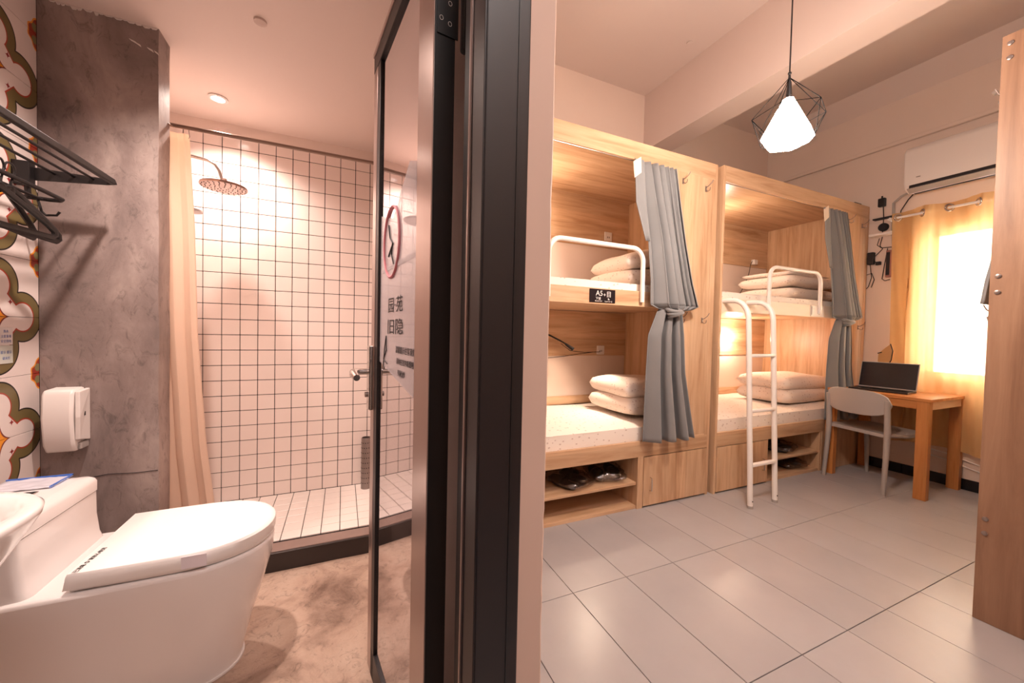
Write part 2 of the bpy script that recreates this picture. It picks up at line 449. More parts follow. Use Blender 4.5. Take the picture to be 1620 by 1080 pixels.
# bathroom floor (worn concrete)
mb = MB(); nx, ny = 70, 70
vs = [[mb.bm.verts.new((-1.03+1.28*i/nx, .5+1.56*j/ny, 0)) for j in range(ny+1)] for i in range(nx+1)]
for i in range(nx):
    for j in range(ny): mb.bm.faces.new((vs[i][j], vs[i+1][j], vs[i+1][j+1], vs[i][j+1]))
from mathutils import noise as mn
for v in mb.bm.verts: v.co.z = .001 + .0025*mn.noise(v.co*5) + .0012*mn.noise(v.co*19)
struct('floor_bathroom', mb, 'bath_floor', smooth=True)
struct('floor_entry', MB().box(-1.2, -.246, -1.3, .5, -.006, 0), 'floor_tile')
# walls
# partition between bathroom and room with a chipped leading edge
mb = MB(); rings = []
rnd = random.Random(3); nz = 170
for k in range(nz+1):
    z = CZ*k/nz
    c = .0035 + .0035*max(0, mn.noise(Vector((z*9, 0, 3))))
    if z < 1.0 and mn.noise(Vector((z*6, 5, 0))) > .1: c += .008*abs(mn.noise(Vector((z*33, 1, 0))))
    c2 = c*(.8+.4*rnd.random())
    rings.append([Vector((.205, .602, z)), Vector((.342-c, .602, z)), Vector((.342, .602+c2, z)), Vector((.342, BW, z)), Vector((.25, BW, z)), Vector((.25, .705, z)), Vector((.205, .705, z))])
mb.loft(rings)
struct('wall_partition', mb, 'wall_end')
struct('wall_front', MB().box(-1.2, -.50, .602, .70, 0, CZ).box(-.50, .205, .602, .70, 2.10, CZ), 'wall_end')
struct('wall_back', MB().box(.342, XW+.1, BW, BW+.12, 0, CZ), 'white_wall')
struct('wall_left', MB().box(-1.15, -1.036, .70, BW, 0, CZ).box(-1.2, -1.1, -1.3, .6, 0, CZ), 'grout')
struct('wall_shower', MB().box(-1.03, .25, 2.747, 2.86, 0, CZ), 'grout')
struct('wall_south', MB().box(1.1, XW+.1, -.32, -.22, 0, CZ).box(-1.1, 1.2, -1.3, -1.2, 0, CZ).box(1.1, 1.2, -1.2, -.3, 0, CZ), 'white_wall')
wy0, wy1, wz0, wz1 = .42, 1.50, .85, 2.06
struct('wall_window', MB().box(XW, XW+.12, -.3, wy0, 0, CZ).box(XW, XW+.12, wy1, BW, 0, CZ).box(XW, XW+.12, wy0, wy1, 0, wz0).box(XW, XW+.12, wy0, wy1, wz1, CZ), 'white_wall')
struct('ceiling', MB().box(-1.2, XW+.1, -1.3, BW+.1, CZ, CZ+.1), 'ceiling')
struct('ceiling_bathroom', MB().box(-1.03, .25, .70, 2.75, BZ, BZ+.05), 'bath_ceiling')
struct('trim_1', MB().box(2.60, 2.83, -.22, BW, 2.90, CZ), 'ceiling')                # concrete beam
bpy.data.objects['trim_1']['label'] = 'painted concrete beam crossing the bedroom ceiling'
mb = MB(); mb.box(XW-.035, XW, -.22, BW, 2.862, 2.895, .006)
struct('trim_2', mb, 'white_wall')
mb = MB()
mb.prism([(4.30, -.22, CZ), (XW, -.22, CZ), (XW, -.22, CZ-.16)], (0, BW+.22, 0)); struct('trim_3', mb, 'ceiling')
# window frame + panes
fr = MB()
for a, b_ in ((wy0, wy0+.05), (wy1-.05, wy1), ((wy0+wy1)/2-.025, (wy0+wy1)/2+.025)): fr.box(XW+.03, XW+.08, a, b_, wz0, wz1, .003)
fr.box(XW+.03, XW+.08, wy0, wy1, wz0, wz0+.05, .003).box(XW+.03, XW+.08, wy0, wy1, wz1-.05, wz1, .003)
wf = struct('window_1', fr, 'white_metal')
for a, b_ in ((wy0+.05, (wy0+wy1)/2-.025), ((wy0+wy1)/2+.025, wy1-.05)):
    MB().box(XW+.052, XW+.058, a, b_, wz0+.05, wz1-.05).build('pane', 'window_glass', wf)
# skirting of black tiles
sk = struct('baseboard_window', MB().box(XW-.004, XW, -.2, BW, 0, .083), 'grout')
y = -.2
while y < 1.95:
    MB().box(XW-.012, XW-.003, y+.002, y+.298, 0, .085, .002).build('tile', 'skirt', sk); y += .30
# patterned tiles on the bathroom's left wall
wl = bpy.data.objects['wall_left']
proto = None
ys = [(1.815, 1.999), (1.61, 1.815), (1.405, 1.61), (1.20, 1.405), (.995, 1.20), (.79, .995)]
zs = [-.065+.205*k for k in range(12)]
for (ya, yb) in ys:
    for z in zs:
        za, zb = max(z, .0), min(z+.205, BZ)
        if zb-za < .01: continue
        MB().box(-1.037, -1.03, ya+.0007, yb-.0007, za+.0007, zb-.0007, .0008, 1).build('patterned_tile', 'pattern', wl)
# cement column
cl = MB(); n = 40; rings = []
for k in range(n+1):
    z = BZ*k/n; r_ = [(-1.03, 2.0), (-.687, 2.0), (-.687, 2.107), (-1.03, 2.107)]
    rings.append([Vector((a+(.0035*mn.noise(Vector((z*5, a, b_))) if a > -1 else 0), b_+(.003*mn.noise(Vector((z*4, b_, a))) if a > -1 else 0), z)) for a, b_ in r_])
cl.loft(rings); col_o = struct('trim_4', cl, 'column')
col_o['label'] = 'bare grey cement pier beside the shower'
# peeled plaster flakes along the column's top edge
mb = MB(); x = -1.0
while x < -.695:
    wdt = random.uniform(.012, .035); hh = random.uniform(.003, .013)
    mb.prism([(x, 1.997, BZ-.001), (x+wdt, 1.997, BZ-.001), (x+wdt*.8, 1.996, BZ-hh), (x+wdt*.35, 1.996, BZ-hh*1.2)], (0, .004, 0)); x += wdt*random.uniform(.7, 1.2)
for a, b_, s_ in ((-.775, 2.262, .02), (-.755, 2.254, .014), (-.722, 2.246, .018), (-.70, 2.24, .012)):
    mb.prism([(a, 1.996, b_), (a+s_, 1.996, b_-.006), (a+s_*1.2, 1.996, b_-.014), (a+s_*.3, 1.996, b_-.006)], (0, .004, 0))
mb.build('peeled_plaster', 'wht_plastic', col_o)['kind'] = 'stuff'
MB().tube([(-1.02, 1.999, .535), (-.96, 1.998, .545), (-.9, 1.998, .548), (-.84, 1.998, .556), (-.76, 1.998, .55), (-.69, 1.998, .552)], .0012, 6).build('crack', 'ink', col_o)

# shower wall tiles
ws = bpy.data.objects['wall_shower']
GX, GZ = .0899, .0912
xs = [.065-GX*k for k in range(-2, 13)]
stuff = MB(); cnt = 0
tile_meshes = {}
for x in xs:
    for k in range(-1, 24):
        za, zb = max(2.192-GZ*k, .10), min(2.192-GZ*(k-1), 2.256) if k > 0 else 2.256
        za = 2.192-GZ*k; zb = za+GZ
        za = max(za, .10); zb = min(zb, 2.256)
        if zb-za < .012: continue
        xa, xb = x-GX, min(x, .25)
        if xa < -1.03: xa = -1.03
        if xb-xa < .01: continue
        if x > -.80:
            MB().box(xa+.0019, xb-.0019, 2.74, 2.748, za+.0019, zb-.0019, .001, 1).build('wall_tile', 'tile_white', ws); cnt += 1
        else: stuff.box(xa+.0019, xb-.0019, 2.74, 2.748, za+.0019, zb-.0019)
stuff.build('wall_tile_field', 'tile_white', ws)['kind'] = 'stuff'
MB().box(-1.03, .25, 2.74, 2.75, 2.258, BZ).build('plaster_band', 'bath_ceiling', ws)
# shower side walls
struct('wall_shower_side', MB().box(-1.036, -1.029, 2.107, 2.747, 0, BZ).box(.244, .251, .70, 2.747, 0, BZ), 'bath_ceiling')
# shower platform
sf = struct('floor_shower', MB().box(-1.03, .244, 2.145, 2.747, 0, .094), 'grout')
for i in range(15):
    for j in range(7):
        xa = .244-GX*(i+1)+.0011+.02; xb = min(xa+GX-.0022, .243); ya = 2.146+.0849*j; yb = ya+.0828
        xa = max(xa, -1.03)
        if xb-xa < .01: continue
        MB().box(xa+.0006, xb-.0006, ya+.0018, yb+.0003, .092, .10, .001, 1).build('floor_tile', 'floor_wt', sf)
cb = struct('trim_5', MB().box(-1.03, .244, 2.045, 2.06, 0, .089, .002), 'curb_stone'); cb['label'] = 'black curb at the shower platform'
MB().box(-1.03, .244, 2.06, 2.145, 0, .092, .003).build('curb_top', 'curb_top', cb)

# door frame (door_1) and door leaf
df = struct('door_1', MB().box(.205, .285, .588, .602, 0, 2.17, .003)                 # casing face
            .box(.203, .208, .590, .700, 0, 2.10, .001)
            .box(-.52, .285, .588, .602, 2.10, 2.17, .003).box(-.50, .205, .590, .70, 2.085, 2.10, .002)
            .box(-.52, -.50, .588, .70, 0, 2.17, .003), 'black_frame')
MB().box(.1985, .2035, .650, .658, 0, 2.085, .001).build('highlight_bead', 'brushed', df)  # jamb's highlight line, put in as a bright metal bead
MB().box(.262, .2665, .5865, .5885, 0, 2.16).build('frame_groove', 'black_plain', df)
A = Vector((.086, 1.353, 0)); DD = Vector((.128, -.992, 0)).normalized(); NN = Vector((DD.y*-1, DD.x, 0))  # NN points +x
LM = Matrix(((DD.x, NN.x, 0, A.x), (DD.y, NN.y, 0, A.y), (0, 0, 1, 0), (0, 0, 0, 1)))
door = empty('glass_door', (.170, .702, 0), 'open black and silver framed glass bathroom door with a lever handle', 'door')
def dpart(name, mb, mat, par=door, **k): mb.xf(LM); return mb.build(name, mat, par, **k)
T = .040
dpart('stile', MB().box(0, .050, 0, T, .01, 2.05, .002), 'brushed')
dpart('stile', MB().box(.050, .088, .001, T, .01, 2.03, .002), 'black_frame')
dpart('stile', MB().box(.49, .588, -.003, T, .01, 2.05, .002), 'brushed')
dpart('edge_strip', MB().box(.5885, .592, -.002, T+.001, .01, 2.05, .001), 'black_plain')
dpart('rail', MB().box(0, .588, -.001, T, 1.985, 2.05, .002), 'black_frame')
dpart('rail', MB().box(.022, .58, .001, T, .01, .10, .002), 'black_frame')
dpart('rail_edge', MB().box(0, .588, -.004, 0, 2.036, 2.05, .001), 'brushed')
glass = dpart('glass_pane', MB().box(.088, .49, .008, .013, .10, 1.985), 'door_glass')
# notice film with print
film = MB(); film.prism([(.10, .0068, 1.05), (.455, .0068, .99), (.455, .0068, 1.54), (.40, .0068, 1.56), (.24, .0068, 1.46), (.10, .0068, 1.50)], (0, .0006, 0))
film = dpart('notice_film', film, 'film')
def TXT(body, size, s, z, mat='ink', sx=1.0, name='print'):
    loc = Matrix.Translation((s, .0062, z)) @ FACE_NEG_Y @ Matrix.Diagonal((sx, 1, 1, 1))
    return text_mesh(body, size, LM @ loc, name, mat, film, .0002)
TXT('园·苑', .046, .28, 1.215, sx=1.5); TXT('旧隐', .046, .28, 1.155, sx=1.9)
TXT('温馨提示住客须知', .02, .38, 1.095, sx=1.1); TXT('请勿在室内吸烟哦', .018, .38, 1.065, sx=1.1); TXT('多谢合作', .018, .35, 1.035, sx=1.0)
def ring_on_glass(cx, cz, rx, rz, t, mat, name='print'):
    dpart(name, MB().tube([(cx+rx*cos(a), .006, cz+rz*sin(a)) for a in [2*pi*k/40 for k in range(40)]], t, 6, closed=True), mat, film)
ring_on_glass(.235, 1.395, .085, .098, .004, 'ink_pink')
dpart('print', MB().tube([(.20, .006, 1.45), (.215, .006, 1.41), (.245, .006, 1.39), (.235, .006, 1.36), (.26, .006, 1.33)], .002, 6).tube([(.20, .006, 1.36), (.25, .006, 1.39)], .002, 6), 'ink', film)
dpart('print', MB().tube([(.15, .006, 1.03), (.165, .006, 1.09), (.185, .006, 1.13), (.19, .006, 1.09), (.155, .006, 1.06), (.20, .006, 1.05)], .0015, 6), 'ink', film)
dpart('print', MB().box(.12, .45, .0055, .0065, 1.34, 1.352).xf(Matrix.Translation((0, 0, -.02))), 'film', film)
# handle
hp = dpart('handle_plate', MB().box(.004, .045, -.014, .001, .885, 1.095, .004), 'chrome')
dpart('lever', MB().cyl((.022, -.012, 1.01), (.022, -.048, 1.01), .010).tube([(.022, -.046, 1.01), (.035, -.060, 1.01), (.06, -.062, 1.006), (.10, -.06, 1.0)], [.011, .012, .013, .010], 12), 'chrome', hp, smooth='auto')
dpart('key_cylinder', MB().cyl((.022, -.022, .935), (.022, 0, .935), .009), 'pewter', hp, smooth='auto')
# hinge
hg = MB().cyl((.211, .737, 1.70), (.211, .737, 1.805), .0075).ball((.211, .737, 1.805), .0075).ball((.211, .737, 1.70), .0075)
hinge = hg.build('hinge', 'black_plain', door, smooth='auto')
dpart('hinge_plate', MB().box(.592, .594, .002, T+.006, 1.74, 1.85), 'black_plain')
for z in (1.772, 1.812):
    for nn in (.010, .028):
        dpart('screw', MB().tube([(.5945, nn+.0036*cos(a), z-(nn-.005)*.3+.0045*sin(a)) for a in [2*pi*k/14 for k in range(14)]], .0005, 6, closed=True), 'ink_white')

# ================================================================== BATHROOM THINGS
# --- toilet
YC = 1.578
def D_out(xb, xt, hwb, hw, xm, z, n=20, yc=YC, p=2.15):
    pts = [Vector((xb, yc-hwb, z))]
    for k in range(1, 6): t = k/6; pts.append(Vector((xb+(xm-xb)*t, yc-(hwb+(hw-hwb)*sin(t*pi/2)), z)))
    for k in range(n+1):
        a = -pi/2+pi*k/n
        pts.append(Vector((xm+(xt-xm)*abs(cos(a))**(2/p), yc+hw*(1 if sin(a) > 0 else -1)*abs(sin(a))**(2/p), z)))
    for k in range(5, 0, -1): t = k/6; pts.append(Vector((xb+(xm-xb)*t, yc+(hwb+(hw-hwb)*sin(t*pi/2)), z)))
    pts.append(Vector((xb, yc+hwb, z))); return pts
toilet = empty('toilet', (-.6, YC, 0), 'white one-piece toilet with a closed lid against the patterned wall', 'toilet')
body = MB().loft([D_out(-1.0, -.315, .13, .125, -.50, 0), D_out(-1.0, -.312, .135, .13, -.50, .03), D_out(-1.0, -.285, .145, .145, -.48, .14), D_out(-1.0, -.25, .16, .168, -.46, .26),
    D_out(-1.0, -.225, .178, .186, -.45, .355), D_out(-1.0, -.221, .19, .193, -.45, .395), D_out(-1.0, -.221, .192, .194, -.45, .412), D_out(-1.0, -.23, .186, .187, -.45, .420)])
body.build('bowl', 'ceramic', toilet, smooth='auto', bevel=.004)
MB().loft([D_out(-1.0, -.309, .136, .131, -.50, .001), D_out(-1.0, -.309, .136, .131, -.50, .008)]).build('silicone_seal', 'wht_plastic', toilet)
def rrect(x0, x1, y0, y1, z, r, n=6):
    p = []
    for cx, cy, a0 in ((x1-r, y0+r, -pi/2), (x1-r, y1-r, 0), (x0+r, y1-r, pi/2), (x0+r, y0+r, pi)):
        for k in range(n+1): a = a0+pi/2*k/n; p.append(Vector((cx+r*cos(a), cy+r*sin(a), z)))
    return p
tank = MB().loft([rrect(-1.028, -.735, 1.40, 1.757, .40, .03), rrect(-1.028, -.757, 1.40, 1.764, .44, .022), rrect(-1.028, -.766, 1.40, 1.768, .50, .022), rrect(-1.028, -.768, 1.40, 1.770, .575, .022)])
tank.build('tank', 'ceramic', toilet, smooth='auto')
MB().loft([rrect(-1.026, -.772, 1.402, 1.766, .574, .022), rrect(-1.026, -.772, 1.402, 1.766, .5785, .022)]).build('tank_joint', 'ink', toilet)
tl = MB().loft([rrect(-1.028, -.766, 1.398, 1.771, .5785, .022), rrect(-1.028, -.766, 1.398, 1.771, .610, .022), rrect(-1.028, -.770, 1.402, 1.767, .620, .022), rrect(-1.028, -.779, 1.411, 1.758, .627, .022), rrect(-1.02, -.80, 1.43, 1.738, .630, .022)])
tl = tl.build('tank_lid', 'ceramic', toilet, smooth='auto')
bt = MB().box(-.915, -.845, 1.545, 1.635, .629, .633, .002).build('flush_button', 'chrome', toilet)
MB().box(-.910, -.882, 1.552, 1.628, .633, .635, .001).build('button_half', 'pewter', bt)
MB().box(-.878, -.850, 1.552, 1.628, .633, .635, .001).build('button_half', 'ink', bt)
seat = MB().loft([D_out(-.668, -.222, .178, .184, -.45, .424), D_out(-.668, -.218, .18, .187, -.45, .432)]).build('seat', 'lid_plastic', toilet, smooth='auto')
lid = MB().loft([D_out(-.678, -.222, .188, .190, -.45, .432), D_out(-.676, -.217, .188, .193, -.45, .440), D_out(-.672, -.217, .187, .193, -.45, .468), D_out(-.670, -.223, .184, .188, -.45, .4745), D_out(-.662, -.235, .172, .170, -.45, .4765)])
lid = lid.build('lid', 'lid_plastic', toilet, smooth='auto')
# paper band over the lid
bnd = MB().box(-.425, -.365, YC-.1955, YC-.194, .436, .472)
bnd.build('paper_band', simple('paper_band_white', c8(238, 230, 238), .6), toilet)
for i, (dx, tx) in enumerate(((0, '温馨'), (.0, '消'))): pass
mt = Matrix.Translation((-.650, 1.455, .4772)) @ Matrix.Rotation(radians(86), 4, 'Z')
text_mesh('已消毒 ◎ 请放心使用', .0135, mt, 'lid_print', 'ink', lid, .0002)
# plastic packs on the tank
def sheet_pack(name, x0, x1, y0, y1, z, label, seed, edge=True):
    o = MB(); n = 12; rr = random.Random(seed); vs = []
    for i in range(n+1):
        vs.append([o.bm.verts.new((x0+(x1-x0)*i/n, y0+(y1-y0)*j/n, z+.004+.004*mn.noise(Vector((i*.5, j*.5, seed))))) for j in range(n+1)])
    for i in range(n):
        for j in range(n): o.bm.faces.new((vs[i][j], vs[i+1][j], vs[i+1][j+1], vs[i][j+1]))
    r = empty(name, ((x0+x1)/2, (y0+y1)/2, z), label, 'wrapper')
    o.build('pack', simple('milky_plastic', c8(214, 212, 222), .25), r, smooth=True, solid=.003)
    MB().box(x0, x1, y1-.006, y1, z+.003, z+.009).box(x1-.004, x1, y0, y1, z+.002, z+.008).build('blue_edge', simple('blue_print', c8(60, 110, 200), .4), r)
    return r
sheet_pack('disposable_seat_cover', -.985, -.83, 1.655, 1.765, .630, 'thin clear plastic pack with a blue edge lying on the toilet tank', 2)
# --- sink
sink = empty('wash_basin', (-.75, .93, .62), 'white oval wash basin cut by the left edge of the picture', 'sink')
def ell(cx, cy, a, b_, z, n=72, p=2.6):
    return [Vector((cx+a*(1 if cos(t) > 0 else -1)*abs(cos(t))**(2/p), cy+b_*(1 if sin(t) > 0 else -1)*abs(sin(t))**(2/p), z)) for t in [2*pi*k/n for k in range(n)]]
sc_ = (-.76, .93)
MB().loft([ell(*sc_, .08, .08, .60), ell(*sc_, .14, .12, .64), ell(*sc_, .20, .16, .70), ell(*sc_, .238, .185, .765), ell(*sc_, .25, .197, .788), ell(*sc_, .252, .20, .80), ell(*sc_, .246, .195, .805),
           ell(*sc_, .225, .175, .803), ell(*sc_, .205, .158, .785), ell(*sc_, .18, .135, .73), ell(*sc_, .12, .09, .69), ell(*sc_, .03, .03, .682)]).build('bowl', 'ceramic', sink, smooth=True)
MB().cyl((*sc_, .683), (*sc_, .69), .022).build('drain', 'chrome', sink)
MB().cyl((*sc_, .0), (*sc_, .605), .035, .05).build('pedestal', 'ceramic', sink, smooth='auto')
MB().cyl((-1.0, .93, .79), (-1.0, .93, .93), .018).tube([(-1.0, .93, .92), (-.94, .93, .94), (-.87, .93, .93), (-.86, .93, .91)], .011).build('faucet', 'chrome', sink, smooth='auto')
MB().box(-1.03, -.96, .84, 1.02, .76, .80, .01).build('back_ledge', 'ceramic', sink)
# --- paper dispenser
pd = empty('paper_dispenser', (-.94, 2.0, .67), 'white paper towel dispenser on the cement pier above the toilet', 'dispenser')
bd = MB()
pr = [(2.0, .675), (1.945, .668), (1.928, .70), (1.918, .80), (1.924, .885), (1.935, .902), (2.0, .906)]
bd.prism([(-.99, a, b_) for a, b_ in pr], (.084, 0, 0)); bd.build('cover', 'wht_plastic', pd, bevel=.008, smooth='auto')
MB().prism([(-.906, 2.0, .70), (-.906, 1.935, .715), (-.900, 1.925, .80), (-.906, 1.935, .895), (-.906, 2.0, .90)], (.014, 0, 0)).build('side_cover', 'wht_plastic', pd, bevel=.003)
MB().box(-.8925, -.891, 1.952, 1.968, .80, .815).build('sight_window', 'ink', pd)
MB().box(-.93, -.895, 1.95, 1.998, .675, .70, .003).build('outlet', 'grey_plastic', pd)
# --- towel rack
tr = empty('towel_rack', (-1.03, 1.6, 1.62), 'black wall-mounted towel shelf of parallel bars', 'towel rack')
ZR = 1.668
def ybar(x, z, r, name='bar', sq=False):
    b_ = MB().box(x-r, x+r, 1.25, 1.898, z-r*1.3, z+r*1.3, r*.4) if sq else MB().cyl((x, 1.25, z), (x, 1.9, z), r)
    b_.build(name, 'black_metal', tr, smooth=False if sq else 'auto')
ybar(-.782, ZR+.003, .008, sq=True)
for x in (-.835, -.885, -.935): ybar(x, ZR+.004, .0045)
for y in (1.895, 1.26): MB().prism([(-1.03, y, ZR+.018), (-.776, y, ZR+.010), (-.772, y, ZR-.004), (-.80, y, ZR-.010), (-1.03, y, ZR-.03)], (0, .008, 0)).build('end_bracket', 'black_metal', tr)
for y in (1.885, 1.265): MB().box(-1.03, -.985, y-.012, y+.018, ZR-.05, ZR+.03, .003).build('wall_plate', 'black_metal', tr)
MB().tube([(-1.02, 1.905, 1.583), (-.955, 1.91, 1.582), (-.925, 1.905, 1.582), (-.911, 1.885, 1.582), (-.908, 1.80, 1.582), (-.908, 1.25, 1.582)], .007, 10).tube([(-1.0, 1.89, 1.65), (-1.0, 1.895, 1.58)], .008).build('lower_rail', 'black_metal', tr, smooth='auto')
MB().tube([(-.97, 1.25, 1.578), (-.97, 1.90, 1.578)], .005).build('lower_rail', 'black_metal', tr, smooth='auto')
for y in (1.84, 1.55): MB().tube([(-.975, y+.05, 1.578), (-.965, y+.05, 1.535), (-.955, y+.052, 1.523), (-.93, y+.055, 1.527), (-.922, y+.055, 1.54)], .004, 8).build('peg_hook', 'black_metal', tr, smooth='auto')
# hangers
def hanger(y, rz, label):
    h = empty('coat_hanger', (-.91, y, 1.59), label, 'hanger', 'coat hangers on the black towel rack', rz=rz, local=True)
    MB().tube([(0, -.002+.018*cos(a), .012+.018*sin(a)) for a in [pi*1.15-pi*1.25*k/10*1.0 for k in range(11)]]+[(0, 0, -.03), (0, 0, -.045)], .003, 8).build('hook', 'black_plain', h, smooth='auto', local=True)
    b_ = MB()
    b_.tube([(0, 0, -.045), (0, .03, -.055), (0, .09, -.085), (0, .165, -.125), (0, .188, -.142), (0, .19, -.155), (0, .178, -.164), (0, .1, -.162), (0, 0, -.16), (0, -.1, -.162), (0, -.178, -.164), (0, -.19, -.155), (0, -.188, -.142), (0, -.165, -.125), (0, -.09, -.085), (0, -.03, -.055)], .0095, 8, closed=True, sx=.8)
    b_.ball((0, 0, -.05), .014, (.6, 1, 1)); b_.build('body', 'black_plain', h, smooth='auto', local=True)
    return h
hanger(1.655, radians(-3), 'black plastic hanger nearest the cement pier on the towel rack')
hanger(1.62, radians(9), 'black plastic hanger turned slightly outward on the towel rack')
hanger(1.58, radians(-12), 'black plastic hanger hooked deepest at the left picture edge')
# --- wall label
lb = empty('wall_label', (-1.03, 1.84, 1.01), 'small white and grey printed label stuck on the patterned tiles', 'label')
MB().box(-1.03, -1.0285, 1.80, 1.873, 1.07, 1.128).build('label_top', 'sticker_w', lb)
MB().box(-1.03, -1.0285, 1.80, 1.873, 1.008, 1.068).build('label_bottom', simple('label_grey', c8(196, 200, 192), .5), lb)
FX = Matrix(((0, 0, 1, 0), (1, 0, 0, 0), (0, 1, 0, 0), (0, 0, 0, 1)))   # text readable from +x
def wtxt(b_, s_, y, z): text_mesh(b_, s_, Matrix.Translation((-1.0283, y, z)) @ FX @ Matrix.Diagonal((-1, 1, 1, 1)), 'label_print', 'sticker_b', lb, .0001)
for z_, t_ in ((1.115, '热水'), (1.098, '注意事项'), (1.082, '安全用电'), (1.045, '提示 提示'), (1.025, '请关灯')): text_mesh(t_, .011, Matrix.Translation((-1.0283, 1.845, z_)) @ Matrix(((0, 0, 1, 0), (1, 0, 0, 0), (0, 1, 0, 0), (0, 0, 0, 1))), 'label_print', 'sticker_b', lb, .0001)
# --- downlights
def downlight(x, y, label):
    d = empty('downlight', (x, y, BZ), label, 'ceiling light')
    MB().lathe([(.028, -.001), (.042, -.001), (.044, -.006), (.030, -.008), (.028, -.001)], (x, y, BZ)).build('trim_ring', 'wht_plastic', d, smooth='auto')
    MB().cyl((x, y, BZ-.004), (x, y, BZ-.001), .029).build('diffuser', 'led', d)
downlight(-.605, 2.459, 'round lit downlight in the ceiling over the shower')
downlight(-.50, 1.50, 'round lit downlight over the toilet')
# --- shower rod + curtain
rod = empty('curtain_rod', (-.22, 2.115, 2.0), 'bronze curtain rod spanning the shower opening', 'curtain rod')
MB().cyl((-1.03, 2.115, 2.008), (.244, 2.115, 2.008), .0085).build('rod', 'curtain_rod', rod, smooth='auto')
MB().cyl((-.687, 2.09, 2.0), (-.675, 2.11, 2.0), .004).build('bracket', 'curtain_rod', rod)
MB().cyl((.236, 2.115, 2.008), (.244, 2.115, 2.008), .02).build('flange', 'curtain_rod', rod)
MB().tube([(-.625, 2.118, 2.0), (-.625, 2.128, 1.975), (-.625, 2.118, 1.965)], .0015, 6).build('curtain_hook', 'chrome', rod)
keys = [(1.985, -1.0, -.628, 2.13, .5), (1.6, -1.0, -.61, 2.13, .8), (1.1, -1.0, -.60, 2.135, 1), (.6, -1.0, -.57, 2.14, 1.2), (.16, -1.0, -.525, 2.15, 1.4)]
cu = drape(smooth_rows(keys, 30), 7, .013, 120, ph=.6, seed=5).build('shower_curtain', 'shower_curtain', None, smooth=True, solid=.0015)
tag(cu, 'cream shower curtain hanging from the bronze rod behind the pier', 'curtain')
# --- shower head
sh = empty('rain_shower', (-1.03, 2.49, 1.9), 'round chrome rain shower head on a curved arm', 'shower head')
MB().tube([(-1.027, 2.49, 2.02), (-.72, 2.49, 2.02), (-.655, 2.49, 2.012), (-.625, 2.49, 1.995), (-.607, 2.49, 1.965), (-.592, 2.49, 1.91)], .0085, 12).build('arm', 'chrome', sh, smooth='auto')
hd = MB().lathe([(.012, .045), (.016, .028), (.06, .014), (.104, .007), (.106, 0), (.104, -.005), (.001, -.006)], (-.586, 2.49, 1.885), 40)
hd.build('rain_head', simple('perforated_steel_head', c8(160, 132, 122), .3, .75), sh, smooth='auto')
nz_ = MB()
for r in (.02, .04, .06, .08, .096):
    for k in range(int(r*260)): a = 2*pi*k/int(r*260); nz_.cyl((-.586+r*cos(a), 2.49+r*sin(a), 1.8805), (-.586+r*cos(a), 2.49+r*sin(a), 1.877), .0022, seg=6)
nz_.build('nozzles', 'ink', sh)['kind'] = 'stuff'
hs = empty('hand_shower', (-1.03, 2.6, 1.76), 'small hand shower peeping past the shower curtain', 'hand shower')
MB().lathe([(.01, .02), (.05, .012), (.052, 0), (.001, -.004)], (-.76, 2.6, 1.762), 24).build('spray_face', 'pewter', hs, smooth='auto')
MB().tube([(-.77, 2.6, 1.775), (-.88, 2.6, 1.76), (-1.015, 2.6, 1.70)], .011, 10).build('handle', 'chrome', hs, smooth='auto')
# --- perforated bin in the corner
pb = empty('perforated_holder', (.145, 2.66, .10), 'narrow perforated metal holder standing in the shower corner', 'holder')
MB().lathe([(.032, 0), (.032, .33), (.029, .335), (.029, .01), (.001, .01)], (.148, 2.66, .10), 20).build('body', 'pewter', pb, smooth='auto')
hh = MB()
for k in range(14):
    a = 2*pi*k/14
    for q in range(9):
        aa = a+(q % 2)*pi/14; z = .14+q*.033
        hh.cyl((.148+.031*cos(aa), 2.66+.031*sin(aa), z), (.148+.0326*cos(aa), 2.66+.0326*sin(aa), z), .0034, seg=8)
hh.build('holes', 'ink', pb)['kind'] = 'stuff'

